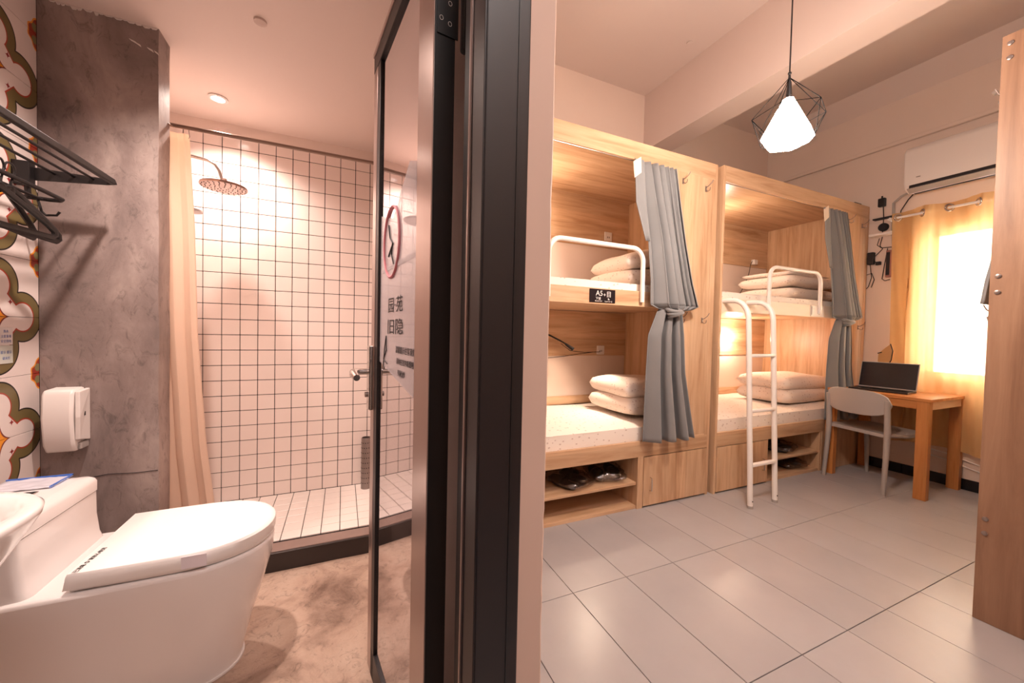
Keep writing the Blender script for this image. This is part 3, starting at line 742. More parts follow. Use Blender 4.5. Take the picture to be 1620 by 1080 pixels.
# ================================================================== BUNKS  (local: x along, y=0 front, z up)
HB = 2.376
DEP = .92
def bunk(x0, yf, L, rz, label, door_left, full=True):
    B = empty('bunk_bed', (x0, yf, 0), label, 'bunk bed', 'boxed wooden bunk beds', rz=rz, local=True)
    def bp(name, mb, mat, par=B, **k):
        k.setdefault('bevel', .0015); return mb.build(name, mat, par, local=True, **k)
    OX = L-.415                                 # right end of the opening
    bp('side_panel', MB().box(0, .022, .0, DEP, 0, HB), 'wood_zy'); bp('side_panel', MB().box(L-.022, L, .0, DEP, 0, HB), 'wood_zy')
    bp('top_board', MB().box(.022, L-.022, .018, DEP, HB-.022, HB), 'wood_x')
    bp('fascia', MB().box(.022, L-.022, 0, .018, 2.262, HB), 'wood_x')
    bp('front_panel', MB().box(OX, L-.022, 0, .018, .448, 2.262), 'wood_z')
    bp('panel_outline', MB().box(OX+.06, L-.05, -.0005, .0005, 1.446, 1.449).box(L-.052, L-.049, -.0005, .0005, 1.446, 2.2), 'wood_zy', bevel=0)
    bp('front_panel', MB().box(L-.052, L-.022, -.001, 0, .44, 2.262), 'wood_zy', bevel=0)
    bp('inner_panel', MB().box(.022, L-.022, DEP-.018, DEP, 1.93, 2.354), 'wood_x')
    bp('inner_panel', MB().box(.022, L-.022, DEP-.018, DEP, .955, 1.345), 'wood_x')
    bp('plaster_back', MB().box(.022, L-.022, DEP-.008, DEP, .50, 1.93), 'white_wall', bevel=0)
    bp('back_strip', MB().box(.022, L-.022, DEP-.024, DEP-.008, .44, .605), 'wood_x')
    bp('rail', MB().box(.022, OX, 0, .022, 1.333, 1.432), 'rail_cream' if door_left and full else 'wood_x')
    bp('deck', MB().box(.022, L-.022, .022, DEP-.02, 1.350, 1.372), 'wood_x')
    bp('rail', MB().box(.022, L-.022, 0, .022, .345, .448), 'wood_x')
    bp('deck', MB().box(.022, L-.022, .022, DEP-.02, .40, .42), 'wood_x')
    if door_left: dx0, dx1, sx0, sx1 = .028, .60, .61, 1.345
    else: dx0, dx1, sx0, sx1 = L-.61, L-.026, .022, L-.66
    bp('base_board', MB().box(sx0, sx1, .01, .55, .0, .022), 'wood_x')
    bp('shelf', MB().box(sx0, sx1, .012, .55, .158, .176), 'wood_x')
    bp('shelf_back', MB().box(.022, L-.022, .55, .565, 0, .40), 'wood_x')
    if door_left:
        bp('divider', MB().box(.600, .618, .004, .55, 0, .345), 'wood_zy')
        bp('lower_panel', MB().box(1.345, L-.022, 0, .018, 0, .345), 'wood_z'); bp('divider', MB().box(1.327, 1.345, .004, .55, 0, .345), 'wood_zy')
    else:
        bp('divider', MB().box(L-.66, L-.612, .0, .55, 0, .345), 'wood_z')
    dr = bp('locker_door', MB().box(dx0, dx1, -.004, .014, .012, .340), 'wood_z')
    bp('kick_shade_board', MB().box(dx0, dx1, .02, .04, 0, .34), 'ink')  # black board put in as the shade behind the door
    hx = dx0+.055 if not door_left else dx1-.055
    bp('handle', MB().tube([(hx, -.004, .11), (hx, -.022, .113), (hx, -.022, .197), (hx, -.004, .20)], .004, 8), 'chrome', dr, smooth='auto')
    # hooks
    for (hx, hz) in ((OX+.075, 2.20), (OX+.295, 2.185), (OX+.09, 1.262), (OX+.30, 1.262)):
        h = MB().box(hx-.006, hx+.006, -.004, 0, hz-.02, hz+.02, .001)
        h.tube([(hx, -.004, hz+.01), (hx, -.02, hz+.012), (hx+.01, -.038, hz+.03), (hx+.018, -.045, hz+.05)], .0025, 8)
        h.tube([(hx, -.004, hz-.01), (hx, -.02, hz-.022), (hx, -.034, hz-.018), (hx, -.038, hz)], .0025, 8)
        bp('coat_hook', h, 'pewter', smooth='auto', bevel=0)
    for (a, z) in ((.45, 2.3), (1.6, 2.3), (.25, 2.12), (1.72, 2.14)):
        pass
    if full:
        # guard rail
        gx0, gx1 = (.53, 1.205) if door_left else (.58, 1.275)
        r = .085; z0, z1 = 1.36, 1.70; pts = [(gx0, -.014, z0), (gx0, -.014, z1-r)]
        for k in range(1, 8): a = pi-pi/2*k/8; pts.append((gx0+r+r*cos(a), -.014, z1-r+r*sin(a)))
        pts += [(gx0+r, -.014, z1), (gx1-r, -.014, z1)]
        for k in range(1, 8): a = pi/2-pi/2*k/8; pts.append((gx1-r+r*cos(a), -.014, z1-r+r*sin(a)))
        pts += [(gx1, -.014, z1-r), (gx1, -.014, z0)]
        bp('guard_rail', MB().tube(pts, .0145, 12), 'white_metal', smooth='auto', bevel=0)
    return B, OX
b1, OX1 = bunk(.485, 1.92, 1.955, 0, 'wooden bunk bed nearest the doorway, slippers on its lower shelf', False)
b2, OX2 = bunk(2.475, 1.90, 1.957, 0, 'wooden bunk bed by the window wall with the white ladder', True)
b3, OX3 = bunk(4.372, .635, 1.93, pi, 'brown wooden bunk end panel at the right picture edge', False, full=False)
# end panel of bunk 3 is browner: overlay panel with cam caps
ep = MB().box(1.93, 1.952, .0, DEP-.1, 0, 2.382).build('end_panel', 'wood_end', b3, local=True, bevel=.002)
for z in (2.345, 2.288, 1.419, 1.354, .425, .366):
    MB().lathe([(.001, .0), (.009, .0), (.009, .003), (.006, .0045), (.001, .0045)], (1.952, .022, z), 14, axis='X').build('screw_cap', 'pewter', b3, local=True, smooth='auto')
# pieces on inner side of bunk corner: dark gap strip between the two bunks is real air (35 mm)

# sign plate on bunk 1 rail
sg = empty('bed_number_sign', (1.455, 1.92, 1.34), 'black bed number sign with white print on the first bunk rail', 'sign')
MB().box(1.36, 1.552, 1.915, 1.9195, 1.343, 1.425, .001).build('plate', 'laptop', sg)
def stx(b_, s_, x, z, mat='ink_white', sx=1): text_mesh(b_, s_, Matrix.Translation((x, 1.9145, z)) @ FACE_NEG_Y @ Matrix.Diagonal((sx, 1, 1, 1)), 'sign_print', mat, sg, .0003)
stx('A5', .045, 1.430, 1.398); stx('下铺', .020, 1.422, 1.366); stx('Bottom bed', .0105, 1.425, 1.352)
stx('+', .035, 1.470, 1.39); stx('目', .040, 1.502, 1.393); stx('◣', .022, 1.503, 1.368); stx('Upper bed ▮', .0105, 1.500, 1.352)
# sign on bunk 2 rail, its overexposure painted as pale plastic
sg2 = empty('bed_number_plate', (3.66, 1.90, 1.34), 'overexposed pale plate on the rail of the bunk by the ladder', 'sign')
MB().box(3.575, 3.76, 1.893, 1.8995, 1.338, 1.428, .001).build('plate', 'wht_plastic', sg2)
MB().box(3.580, 3.584, 1.8915, 1.893, 1.35, 1.42).box(3.60, 3.625, 1.8925, 1.893, 1.40, 1.401).cyl((3.69, 1.892, 1.355), (3.69, 1.893, 1.355), .003, seg=8).cyl((3.69, 1.892, 1.41), (3.69, 1.893, 1.41), .003, seg=8).build('plate_mark', 'ink', sg2)

# mattresses
def mattress(x0, x1, y0, y1, z0, h, label):
    mb = MB(); nx, ny = 40, 20; r = .03
    t = bmesh.new(); bmesh.ops.create_cube(t, size=1)
    for v in t.verts: v.co = Vector(((x0+x1)/2+v.co.x*(x1-x0), (y0+y1)/2+v.co.y*(y1-y0), z0+h/2+v.co.z*h))
    bmesh.ops.subdivide_edges(t, edges=t.edges[:], cuts=14, use_grid_fill=True)
    for v in t.verts:
        e = min(v.co.x-x0, x1-v.co.x, v.co.y-y0, y1-v.co.y)
        if v.co.z > z0+h-.001:
            v.co.z += .009*mn.noise(Vector((v.co.x*5, v.co.y*5, z0))) - (.012 if e < .001 else 0)
        elif e < .001: 
            k = .006*mn.noise(Vector((v.co.x*9, v.co.z*9, 2)))
            if abs(v.co.y-y0) < .001: v.co.y += k
    mb.add(t)
    o = mb.build('mattress', 'sheet', None, smooth='auto', bevel=.012)
    return tag(o, label, 'mattress', 'sheeted bunk mattresses')
mattress(.51, 2.415, 1.944, 2.80, .42, .125, 'white printed mattress on the lower deck of the doorway bunk')
mattress(.51, 2.415, 1.944, 2.80, 1.372, .115, 'white printed mattress on the upper deck of the doorway bunk')
mattress(2.50, 4.405, 1.925, 2.80, .42, .125, 'white printed mattress behind the ladder on the lower deck')
mattress(2.50, 4.405, 1.925, 2.80, 1.372, .115, 'white printed mattress on the upper deck above the ladder')
# rumpled quilt edges of the lower beds + folded quilt corner
def pillow(c, lx, ly, h, rz, label, seed, ry=0, rx=0, grey=False):
    o = pillow_mb(Vector((0, 0, 0)), lx, ly, h, 0, rx, ry, seed=seed).build('pillow', 'pillow', None, smooth=True)
    o.location = c; o.rotation_euler = (0, 0, rz)
    return tag(o, label, 'pillow', 'white printed bunk pillows')
G = []
pillow((2.07, 2.30, .628), .54, .50, .15, .04, 'bottom white pillow of the pair on the lower doorway bunk', 1, ry=.06)
pillow((2.08, 2.31, .752), .54, .50, .15, -.03, 'top white pillow of the pair on the lower doorway bunk', 2, ry=.03)
pillow((2.07, 2.32, 1.565), .58, .50, .15, .05, 'bottom white pillow of the pair on the upper doorway bunk', 3, ry=-.05)
pillow((2.08, 2.30, 1.715), .60, .50, .14, -.05, 'top white pillow, tilted up, on the upper doorway bunk', 4, ry=-.22)
pillow((3.93, 2.30, .62), .74, .50, .15, .02, 'bottom white pillow of the pair behind the ladder', 5)
pillow((3.95, 2.31, .735), .72, .50, .15, -.02, 'top white pillow of the pair behind the ladder', 6)
pillow((3.93, 2.30, 1.555), .76, .52, .12, .01, 'bottom white pillow on the upper bunk behind its guard rail', 7)
pillow((3.94, 2.30, 1.665), .78, .52, .12, -.02, 'middle white pillow on the upper bunk behind its guard rail', 8)
pillow((3.98, 2.36, 1.745), .70, .46, .05, .06, 'thin folded white pillow topping the stack in the upper bunk', 9)

# grey curtains at the bunk openings
def bunk_curtain(x, yf, label, grp='grey bunk curtains', sgn=1, tape=True, dx=0, wide=1.0):
    """x = right end of the opening"""
    C_ = empty('bunk_curtain', (x-.15, yf, 2.26), label, 'curtain', grp)
    Y = yf-.035
    k = [(2.255, x-.335*wide, x-.005, Y+.02, .55), (2.0, x-.30*wide, x+.02, Y, .8), (1.75, x-.245*wide, x+.07, Y-.005, .95), (1.5, x-.23*wide, x+.12, Y-.02, 1.1), (1.345, x-.235*wide, x+.165, Y-.03, 1.25)]
    drape(smooth_rows(k, 26), 6, .030, 140, ph=.3, seed=11, wob=1.6, warp=1.7).build('upper_drape', 'grey_curtain', C_, smooth=True, solid=.004)
    k2 = [(1.345, x-.235*wide, x+.165, Y-.03, 1.25), (1.325, x-.18*wide, x+.12, Y-.028, 1.0), (1.312, x-.06, x+.05, Y-.02, .6)]
    drape(smooth_rows(k2, 8), 6, .030, 140, ph=.3, seed=11, wob=1.6, warp=1.7).build('tucked_hem', 'grey_curtain', C_, smooth=True, solid=.004)
    k3 = [(1.37, x-.11, x+.02, Y-.02, .5), (1.30, x-.16, x+.04, Y-.015, .7), (1.15, x-.22, x+.06, Y-.01, 1), (.9, x-.225, x+.085, Y-.005, 1.1), (.65, x-.235, x+.13, Y-.012, 1.3), (.455, x-.245, x+.165, Y-.02, 1.5)]
    drape(smooth_rows(k3, 26), 3, .030, 110, ph=2.2, seed=14, wob=1.6, warp=1.25).build('lower_tail', 'grey_curtain', C_, smooth=True, solid=.004)
    kn = MB()
    for q in range(3): kn.tube([(x-.045+.05*cos(a)+.012*q-.012, Y-.045+.03*sin(a*1.0), 1.318-.016*q+.014*sin(a+q)) for a in [2*pi*t/18 for t in range(18)]], .013, 8, closed=True)
    kn.build('knot', 'grey_curtain', C_, smooth=True)
    if tape:
        tp = MB().prism([(x-.385*wide, Y-.005, 2.225), (x-.33*wide, Y-.01, 2.262), (x-.325*wide, Y-.012, 2.165), (x-.375*wide, Y-.008, 2.125)], (0, .004, 0)); tp.build('heading_tape', 'curtain_tape', C_)
        fk = [(2.245, x-.375*wide, x-.30*wide, Y-.004, .3), (1.98, x-.355*wide, x-.27*wide, Y-.004, .5), (1.75, x-.27*wide, x-.23*wide, Y-.006, .3)]
        drape(smooth_rows(fk, 10), 1, .016, 16, seed=3).build('folded_edge', 'grey_curtain', C_, smooth=True, solid=.003)
    MB().cyl((x-1.5, Y+.055, 2.263), (x+.0, Y+.055, 2.263), .004, seg=8).build('curtain_wire', 'pewter', C_)
    return C_
bunk_curtain(2.02, 1.92, 'grey curtain knotted at mid height on the doorway bunk')
bunk_curtain(4.02, 1.90, 'grey curtain knotted at mid height beside the desk')
c3 = empty('bunk_curtain', (2.62, .70, 2.26), 'grey curtain corner showing past the brown end panel', 'curtain', 'grey bunk curtains')
k = [(2.25, 2.60, 2.78, .648, .3), (1.75, 2.60, 2.78, .650, .5), (1.55, 2.60, 2.80, .668, .5), (1.42, 2.58, 2.82, .682, .6), (1.32, 2.57, 2.83, .690, .6)]
drape(smooth_rows(k, 20), 6, .020, 90, seed=21).build('upper_drape', 'grey_curtain', c3, smooth=True, solid=.004)
k = [(1.34, 2.66, 2.74, .66, .4), (1.1, 2.62, 2.8, .652, .5), (.46, 2.62, 2.82, .654, .6)]
drape(smooth_rows(k, 16), 4, .018, 60, seed=22).build('lower_tail', 'grey_curtain', c3, smooth=True, solid=.004)

# ladder
ld = empty('bunk_ladder', (2.645, 1.65, 0), 'white steel ladder hooked over the upper bunk rail', 'ladder')
for x in (2.515, 2.778):
    pts = [(x, 1.650, 0.0), (x, 1.662, .3), (x, 1.69, .9), (x, 1.708, 1.27)]
    for t in range(1, 9): a = pi/2*t/8; pts.append((x, 1.708+.115*(1-cos(a)), 1.27+.135*sin(a)))
    pts += [(x, 1.93, 1.41), (x, 1.945, 1.408)]
    MB().tube(pts, .0172, 12).build('stile', 'white_metal', ld, smooth='auto')
    MB().cyl((x, 1.650, 0), (x, 1.650, .018), .018).build('foot', 'grey_plastic', ld, smooth='auto')
    MB().cyl((x, 1.638, .05), (x, 1.632, .05), .004, seg=8).build('screw', 'ink', ld)
for z, y in ((.285, 1.662), (.65, 1.678), (1.025, 1.695)):
    MB().box(2.52, 2.775, y-.016, y+.016, z-.011, z+.011, .007).build('rung', 'white_metal', ld, smooth='auto')
MB().box(2.515, 2.778, 1.945, 1.955, 1.40, 1.418, .002).build('hook_bar', 'white_metal', ld)

# slippers in plastic
def slipper_pack(x, y, z, rz, label, seed):
    r = empty('slipper_pack', (x, y, z), label, 'slippers', 'dark slippers wrapped in clear plastic', rz=rz, local=True)
    for s_ in (-1, 1):
        def foot(zz, k=1.0):
            return [Vector((s_*.055+.042*k*cos(a)*(1-.16*sin(a)), .115*k*sin(a), zz+.012*(s_ > 0))) for a in [2*pi*q/20 for q in range(20)]]
        MB().loft([foot(.006, .95), foot(.010), foot(.024), foot(.028, .96)]).build('sole', 'black_plain', r, smooth='auto', local=True)
        st_ = MB(); rg = []
        for q in range(9):
            t = q/8; rg.append([Vector((s_*.055+(.046)*cos(pi*p/10)*(1-.25*t), -.02+.095*t, .024+.012*(s_ > 0)+.040*sin(pi*p/10)*(1-.35*t))) for p in range(11)])
        st_.loft(rg, closed_ring=False, cap=False); st_.build('strap', simple('dark_felt', c8(30, 25, 26), .7), r, smooth=True, solid=.004, local=True)
    wrap = MB(); rg = []
    for i in range(31):
        v = -1+2*i/30; ring = []
        for k_ in range(44):
            a = 2*pi*k_/44; e = max(0, 1-v**6)**.5
            nn = mn.noise(Vector((v*6+seed, cos(a)*4, sin(a)*4)))*.013 + mn.noise(Vector((v*17+seed, cos(a)*9, sin(a)*9)))*.007
            zz = (.042*sin(a)*e if sin(a) > 0 else .036*sin(a)*e)
            ring.append(Vector(((.125+.01*v)*cos(a)*(.75+.25*e)+nn, v*.155, max(.001, .038+zz*(1.0)+nn*1.2*(sin(a) > 0)))))
        rg.append(ring)
    wrap.loft(rg); wrap.build('plastic_wrap', 'wrap', r, smooth=True, local=True)
    return r
slipper_pack(1.34, 2.085, .177, .3, 'wrapped dark slippers on the doorway bunk shelf, left pack', 1)
slipper_pack(1.645, 2.10, .177, -.35, 'wrapped dark slippers on the doorway bunk shelf, right pack', 2)
slipper_pack(3.46, 2.08, .177, .3, 'wrapped dark slippers on the upper shelf behind the ladder', 3)
slipper_pack(3.60, 2.08, .023, -.25, 'wrapped dark slippers at floor level behind the ladder', 4)

# sockets, reading lights inside bunks
def socket(x, z, label, y=2.818, s=.04):
    r = empty('wall_socket', (x, y, z), label, 'socket', 'white sockets inside the bunks')
    MB().box(x-s, x+s, y-.010, y, z-s, z+s, .003).build('plate', 'wht_plastic', r)
    MB().box(x-.012, x-.006, y-.011, y-.009, z-.015, z+.0).box(x+.006, x+.012, y-.011, y-.009, z-.015, z+.0).build('slots', 'ink', r)
    return r
socket(2.18, 2.03, 'small white socket high inside the upper doorway bunk')
socket(2.13, 1.005, 'white socket on the boards of the lower doorway bunk')
socket(4.17, 1.99, 'white socket with a plugged charger in the upper window bunk')
socket(4.09, .995, 'white socket seen behind the ladder in the lower window bunk')
ch = empty('plug_charger', (4.17, 2.80, 1.99), 'white plug charger with a thin hanging cord in the upper bunk', 'charger')
MB().box(4.135, 4.195, 2.765, 2.808, 1.955, 2.01, .008).build('body', 'wht_plastic', ch)
MB().tube([(4.14, 2.79, 2.0), (4.10, 2.785, 1.95), (4.07, 2.78, 1.85), (4.02, 2.775, 1.76), (3.95, 2.77, 1.66), (3.86, 2.765, 1.55), (3.80, 2.76, 1.50)], .003, 6).build('cord', 'ink', ch)
# black gooseneck reading lamp of bunk 1
gl = empty('reading_lamp', (1.6, 2.80, 1.10), 'thin black reading lamp on a flexible neck in the lower doorway bunk', 'lamp')
MB().tube([(1.50, 2.81, 1.16), (1.56, 2.74, 1.13), (1.62, 2.68, 1.09), (1.66, 2.64, 1.06)], .007, 8).build('neck', 'black_plain', gl, smooth='auto')
MB().cyl((1.655, 2.645, 1.062), (1.70, 2.60, 1.02), .010, .016).build('head', 'black_plain', gl, smooth='auto')
cd = MB().tube([(1.70, 2.79, 1.06), (1.80, 2.80, 1.0), (1.95, 2.80, .985), (2.12, 2.80, .99)], .0025, 6).tube([(1.5, 2.82, .93), (1.75, 2.82, .95), (1.95, 2.82, .975), (2.08, 2.81, .99)], .0022, 6).build('cord', 'ink', gl)
light('doorway_bunk_reading_light', 'SPOT', (1.80, 2.42, 1.22), 16, WARM, .03, (0, radians(28), 0), 120, .9)
light('doorway_bunk_upper_glow', 'POINT', (1.30, 2.45, 2.05), 5, WARM, .05)
light('window_bunk_upper_glow', 'POINT', (3.2, 2.45, 2.1), 5, WARM, .05)
# round lit reading light of bunk 2
rl = empty('reading_lamp', (3.757, 2.80, 1.12), 'small round lit reading lamp glowing in the lower window bunk', 'lamp')
MB().lathe([(.001, 0), (.034, 0), (.034, -.02), (.024, -.03), (.001, -.03)], (3.757, 2.82, 1.12), 20, axis='Y').build('base', 'wht_plastic', rl, smooth='auto')
MB().ball((3.757, 2.785, 1.12), .022).build('bulb', 'led', rl, smooth=True)
light('window_bunk_reading_light', 'POINT', (3.757, 2.70, 1.12), 7, WARM, .03)

# ================================================================== DESK, CHAIR, LAPTOP
dz = .735
dk_ = empty('wooden_desk', (4.12, 1.56, 0), 'orange-brown wooden desk with thick legs under the window', 'desk')
MB().box(3.815, 4.420, 1.240, 1.885, dz-.022, dz, .002).build('table_top', 'wood_tabley', dk_, bevel=.002)
for (x, y) in ((3.82, 1.247), (4.36, 1.247), (3.82, 1.825), (4.36, 1.825)):
    MB().box(x, x+.05, y if y < 1.5 else y-.01, y+.068 if y < 1.5 else y+.055, 0, dz-.022, .002).build('leg', 'wood_table', dk_)
MB().box(3.825, 3.84, 1.30, 1.83, dz-.08, dz-.022).build('apron', 'wood_tabley', dk_); MB().box(4.39, 4.405, 1.30, 1.83, dz-.08, dz-.022).build('apron', 'wood_tabley', dk_)
MB().box(3.86, 4.37, 1.252, 1.268, dz-.08, dz-.022).build('apron', 'wood_x', dk_)
# laptop
lp = empty('laptop', (4.10, 1.60, dz), 'open dark laptop on the wooden desk, its screen facing the chair', 'laptop')
LT = Matrix.Translation((4.02, 1.60, dz)) @ Matrix.Rotation(radians(6), 4, 'Z')
MB().box(-.09, .12, -.18, .18, .001, .016, .004).xf(LT).build('base', simple('dark_laptop_shell', c8(52, 44, 44), .35, .4), lp)
sc2 = MB().box(-.004, .004, -.18, .18, 0, .225, .003); sc2.xf(LT @ Matrix.Translation((.115, 0, .012)) @ Matrix.Rotation(radians(16), 4, 'Y')); sl = sc2.build('screen', 'grey_plastic', lp)
MB().box(-.0055, -.0035, -.174, .174, .010, .218).xf(LT @ Matrix.Translation((.115, 0, .012)) @ Matrix.Rotation(radians(16), 4, 'Y')).build('display', 'laptop', sl)
kb = MB()
for i in range(5):
    for j in range(13): kb.box(-.055+.027*i, -.055+.027*i+.022, -.16+.0245*j, -.16+.0245*j+.02, .016, .0175)
kb.xf(LT).build('keyboard', 'black_plain', lp)['kind'] = 'stuff'
# chair: faces +x, local frame then rotate
chair = empty('plastic_chair', (3.95, 1.58, 0), 'grey moulded plastic chair with a curved backrest at the desk', 'chair', rz=radians(-10), local=True)
def cp(name, mb, mat='grey_plastic', **k): return mb.build(name, mat, chair, local=True, **k)
# backrest: curved plate, wide in local y, at local x=-.24
rg = []
for i in range(25):
    t = -1+2*i/24; yy = .225*t; xx = -.30+.065*t*t
    hgt = .098*(1-abs(t)**3.6)**.42 if abs(t) < 1 else 0.0
    hgt = max(hgt, .004); zc = .668
    lean = .10
    rg.append([Vector((xx-lean*hgt, yy, zc+hgt)), Vector((xx+.014-lean*hgt, yy, zc+hgt)), Vector((xx+.014+lean*hgt, yy, zc-hgt)), Vector((xx+lean*hgt, yy, zc-hgt))])
cp('backrest', MB().loft(rg), smooth='auto', bevel=.004)
# seat
rg = []
for i in range(17):
    t = i/16; xx = -.22+.43*t; wd = (.195+.025*sin(pi*min(1, t*1.3)*.6))*(1-.25*max(0, t-.85)/.15*.4)
    ring = []
    for k_ in range(11): v = -1+2*k_/10; ring.append(Vector((xx, wd*v, .445-.018*(1-v*v)*(1-abs(2*t-1)**2)+.0)))
    for k_ in range(10, -1, -1): v = -1+2*k_/10; ring.append(Vector((xx, wd*v*.97, .420-.018*(1-v*v)*(1-abs(2*t-1)**2))))
    rg.append(ring)
cp('seat', MB().loft(rg), smooth='auto')
for s_ in (-1, 1):
    # rear leg: from backrest down to floor, flat section
    cp('leg', MB().tube([(-.245, s_*.205, .70), (-.238, s_*.205, .60), (-.230, s_*.205, .47), (-.236, s_*.207, .30), (-.258, s_*.212, .0)], [.017, .018, .020, .018, .014], 10), smooth='auto')
    cp('leg', MB().tube([(.16, s_*.18, .43), (.18, s_*.185, .25), (.205, s_*.195, 0)], [.020, .017, .012], 10), smooth='auto')
    cp('arm_rail', MB().tube([(-.21, s_*.205, .44), (0, s_*.20, .425), (.17, s_*.18, .425)], .014, 10), smooth='auto')

# ================================================================== WINDOW WALL THINGS
ac = empty('air_conditioner', (XW, 1.17, 2.38), 'white wall air conditioner above the ochre curtain', 'air conditioner')
pr = [(XW, 2.40), (4.33, 2.375), (4.262, 2.40), (4.238, 2.45), (4.235, 2.70), (4.26, 2.735), (XW, 2.74)]
MB().prism([(a, .74, b_) for a, b_ in pr], (0, .865, 0)).build('body', 'wht_plastic', ac, bevel=.012, smooth='auto')
MB().prism([(4.250, .80, 2.432), (4.36, .80, 2.392), (4.35, .80, 2.372), (4.246, .80, 2.405)], (0, .77, 0)).build('outlet', 'ink', ac)
MB().prism([(4.246, .79, 2.402), (4.29, .79, 2.375), (4.287, .79, 2.368), (4.238, .79, 2.395)], (0, .79, 0)).build('flap', 'grey_plastic', ac)
for y in [.86+.115*k for k in range(6)]: MB().box(4.25, 4.30, y, y+.004, 2.395, 2.43).build('vane', 'grey_plastic', ac)
MB().box(4.2335, 4.2355, 1.50, 1.525, 2.475, 2.481).build('badge', 'pewter', ac)
MB().tube([(4.40, 1.59, 2.40), (4.42, 1.635, 2.36), (4.425, 1.68, 2.28), (4.425, 1.69, 2.15)], .004, 6).build('cable', 'ink', ac)
MB().tube([(4.40, 1.60, 2.42), (4.42, 1.68, 2.40), (4.425, 1.73, 2.36), (4.43, 1.73, 2.1), (4.43, 1.72, 1.95)], .010, 8).build('pipe', 'grey_plastic', ac, smooth='auto')

# window curtain (runs along y at x~4.36)
def wcurt():
    mb = MB(); n = 260; rings = []
    y0, y1 = .30, 1.70
    for r in range(41):
        t = r/40; z = 2.255+(.30-2.255)*t
        ring = []
        for i in range(n+1):
            u = i/n; y = y0+(y1-y0)*u + (.02*t*sin(9*u))
            if u > .93: y += (-.05*t if t < .6 else -.03-.05*(t-.6))
            ph_ = 2*pi*u*4.6
            sq = (.042 - .012*t)
            xx = 4.352 + sq*sin(ph_) + .008*t*sin(ph_*2.3+2) + .004*sin(ph_*5+8*t)
            zz = z + (.012*sin(ph_*1.0+1)*(1-t*8) if t < .125 else 0) - (.012*sin(14*u) if r == 40 else 0)
            ring.append(Vector((xx, y, zz)))
        rings.append(ring)
    mb.loft(rings, closed_ring=False, cap=False); return mb
wc = empty('window_curtain', (4.36, 1.0, .3), 'ochre eyelet curtain lit from behind by the window', 'curtain')
wcurt().build('cloth', 'window_curtain', wc, smooth=True)
per = 1.40/4.6
for k_ in range(10):
    y = .30+per*(k_*.5); 
    if y < .9 or y > 1.68: continue
    ang = 48 if k_ % 2 else -48
    rgm = MB().tube([(0, .026*cos(a), .026*sin(a)) for a in [2*pi*q/20 for q in range(20)]], .007, 8, closed=True)
    rgm.xf(Matrix.Translation((4.352, y, 2.205)) @ Matrix.Rotation(radians(ang), 4, 'Z')); rgm.build('eyelet', 'chrome', wc, smooth=True)
wr = empty('window_curtain_rod', (4.352, 1.0, 2.205), 'white curtain rod threaded through the ochre curtain', 'curtain rod')
MB().cyl((4.352, .25, 2.205), (4.352, 1.735, 2.205), .010).build('rod', 'white_metal', wr, smooth='auto')
MB().box(4.345, XW, 1.715, 1.728, 2.19, 2.22, .002).build('bracket', 'white_metal', wr)
# tieback
tbk = empty('curtain_tieback', (4.40, 1.70, 1.0), 'ochre curtain tieback pad with dark trim on the wall', 'tieback')
MB().prism([(4.29, 1.655, 1.12), (4.29, 1.70, 1.075), (4.29, 1.735, 1.035), (4.29, 1.738, .965), (4.29, 1.715, .93), (4.29, 1.68, .91), (4.29, 1.65, .97), (4.29, 1.635, 1.05)], (.02, 0, 0)).build('pad', simple('tan_tieback_cloth', c8(206, 158, 106), .8), tbk, bevel=.004)
MB().tube([(4.287, 1.655, 1.12), (4.285, 1.637, 1.06), (4.285, 1.645, .98), (4.285, 1.68, .908)], .004, 6).tube([(4.287, 1.738, 1.035), (4.285, 1.71, 1.045)], .004, 6).build('trim_cord', 'ink', tbk)
MB().tube([(4.30, 1.70, 1.02), (4.36, 1.71, 1.02), (4.44, 1.72, 1.02)], .003, 6).build('loop', 'curtain_tape', tbk)

# power adapters and cords on the wall
pa = empty('power_adapter', (XW, 1.80, 2.38), 'dark power adapter hanging high on the wall beside the air conditioner', 'adapter')
MB().box(4.405, XW, 1.785, 1.835, 2.35, 2.425, .006).cyl((4.42, 1.81, 2.42), (4.42, 1.81, 2.445), .006).build('body', 'black_plain', pa)
MB().tube([(4.42, 1.80, 2.355), (4.43, 1.797, 2.25), (4.43, 1.80, 2.12)], .0035, 6).build('cord', 'ink', pa)
rt = empty('wall_router', (XW, 1.80, 2.18), 'small dark round device with bracket under the adapter', 'device')
MB().lathe([(.001, -.03), (.03, -.03), (.036, -.02), (.036, 0), (.001, 0)], (XW, 1.795, 2.165), 18, axis='X').build('body', 'ink', rt, smooth='auto')
MB().box(4.39, XW, 1.72, 1.86, 2.235, 2.247, .001).build('bracket', 'ink', rt)
MB().box(4.36, XW, 1.71, 1.87, 2.085, 2.105, .002).build('ledge', 'wht_plastic', rt)
cs = empty('cord_cluster', (XW, 1.80, 1.95), 'tangle of dark cords and plugs on the wall beside the window bunk', 'cords')
rnd = random.Random(5)
T_ = MB()
T_.tube([(4.43, 1.80, 2.08), (4.42, 1.81, 2.0), (4.42, 1.79, 1.97), (4.43, 1.83, 1.93), (4.42, 1.89, 1.86)], .003, 6)
T_.tube([(4.43, 1.82, 2.07), (4.42, 1.83, 2.01), (4.42, 1.80, 1.98), (4.43, 1.72, 1.975)], .003, 6)
T_.tube([(4.42, 1.90, 1.90), (4.41, 1.87, 1.84), (4.42, 1.86, 1.72), (4.42, 1.88, 1.64), (4.42, 1.895, 1.62)], .003, 6)
T_.tube([(4.42, 1.895, 1.75), (4.42, 1.86, 1.76), (4.42, 1.84, 1.70), (4.42, 1.86, 1.63)], .003, 6)
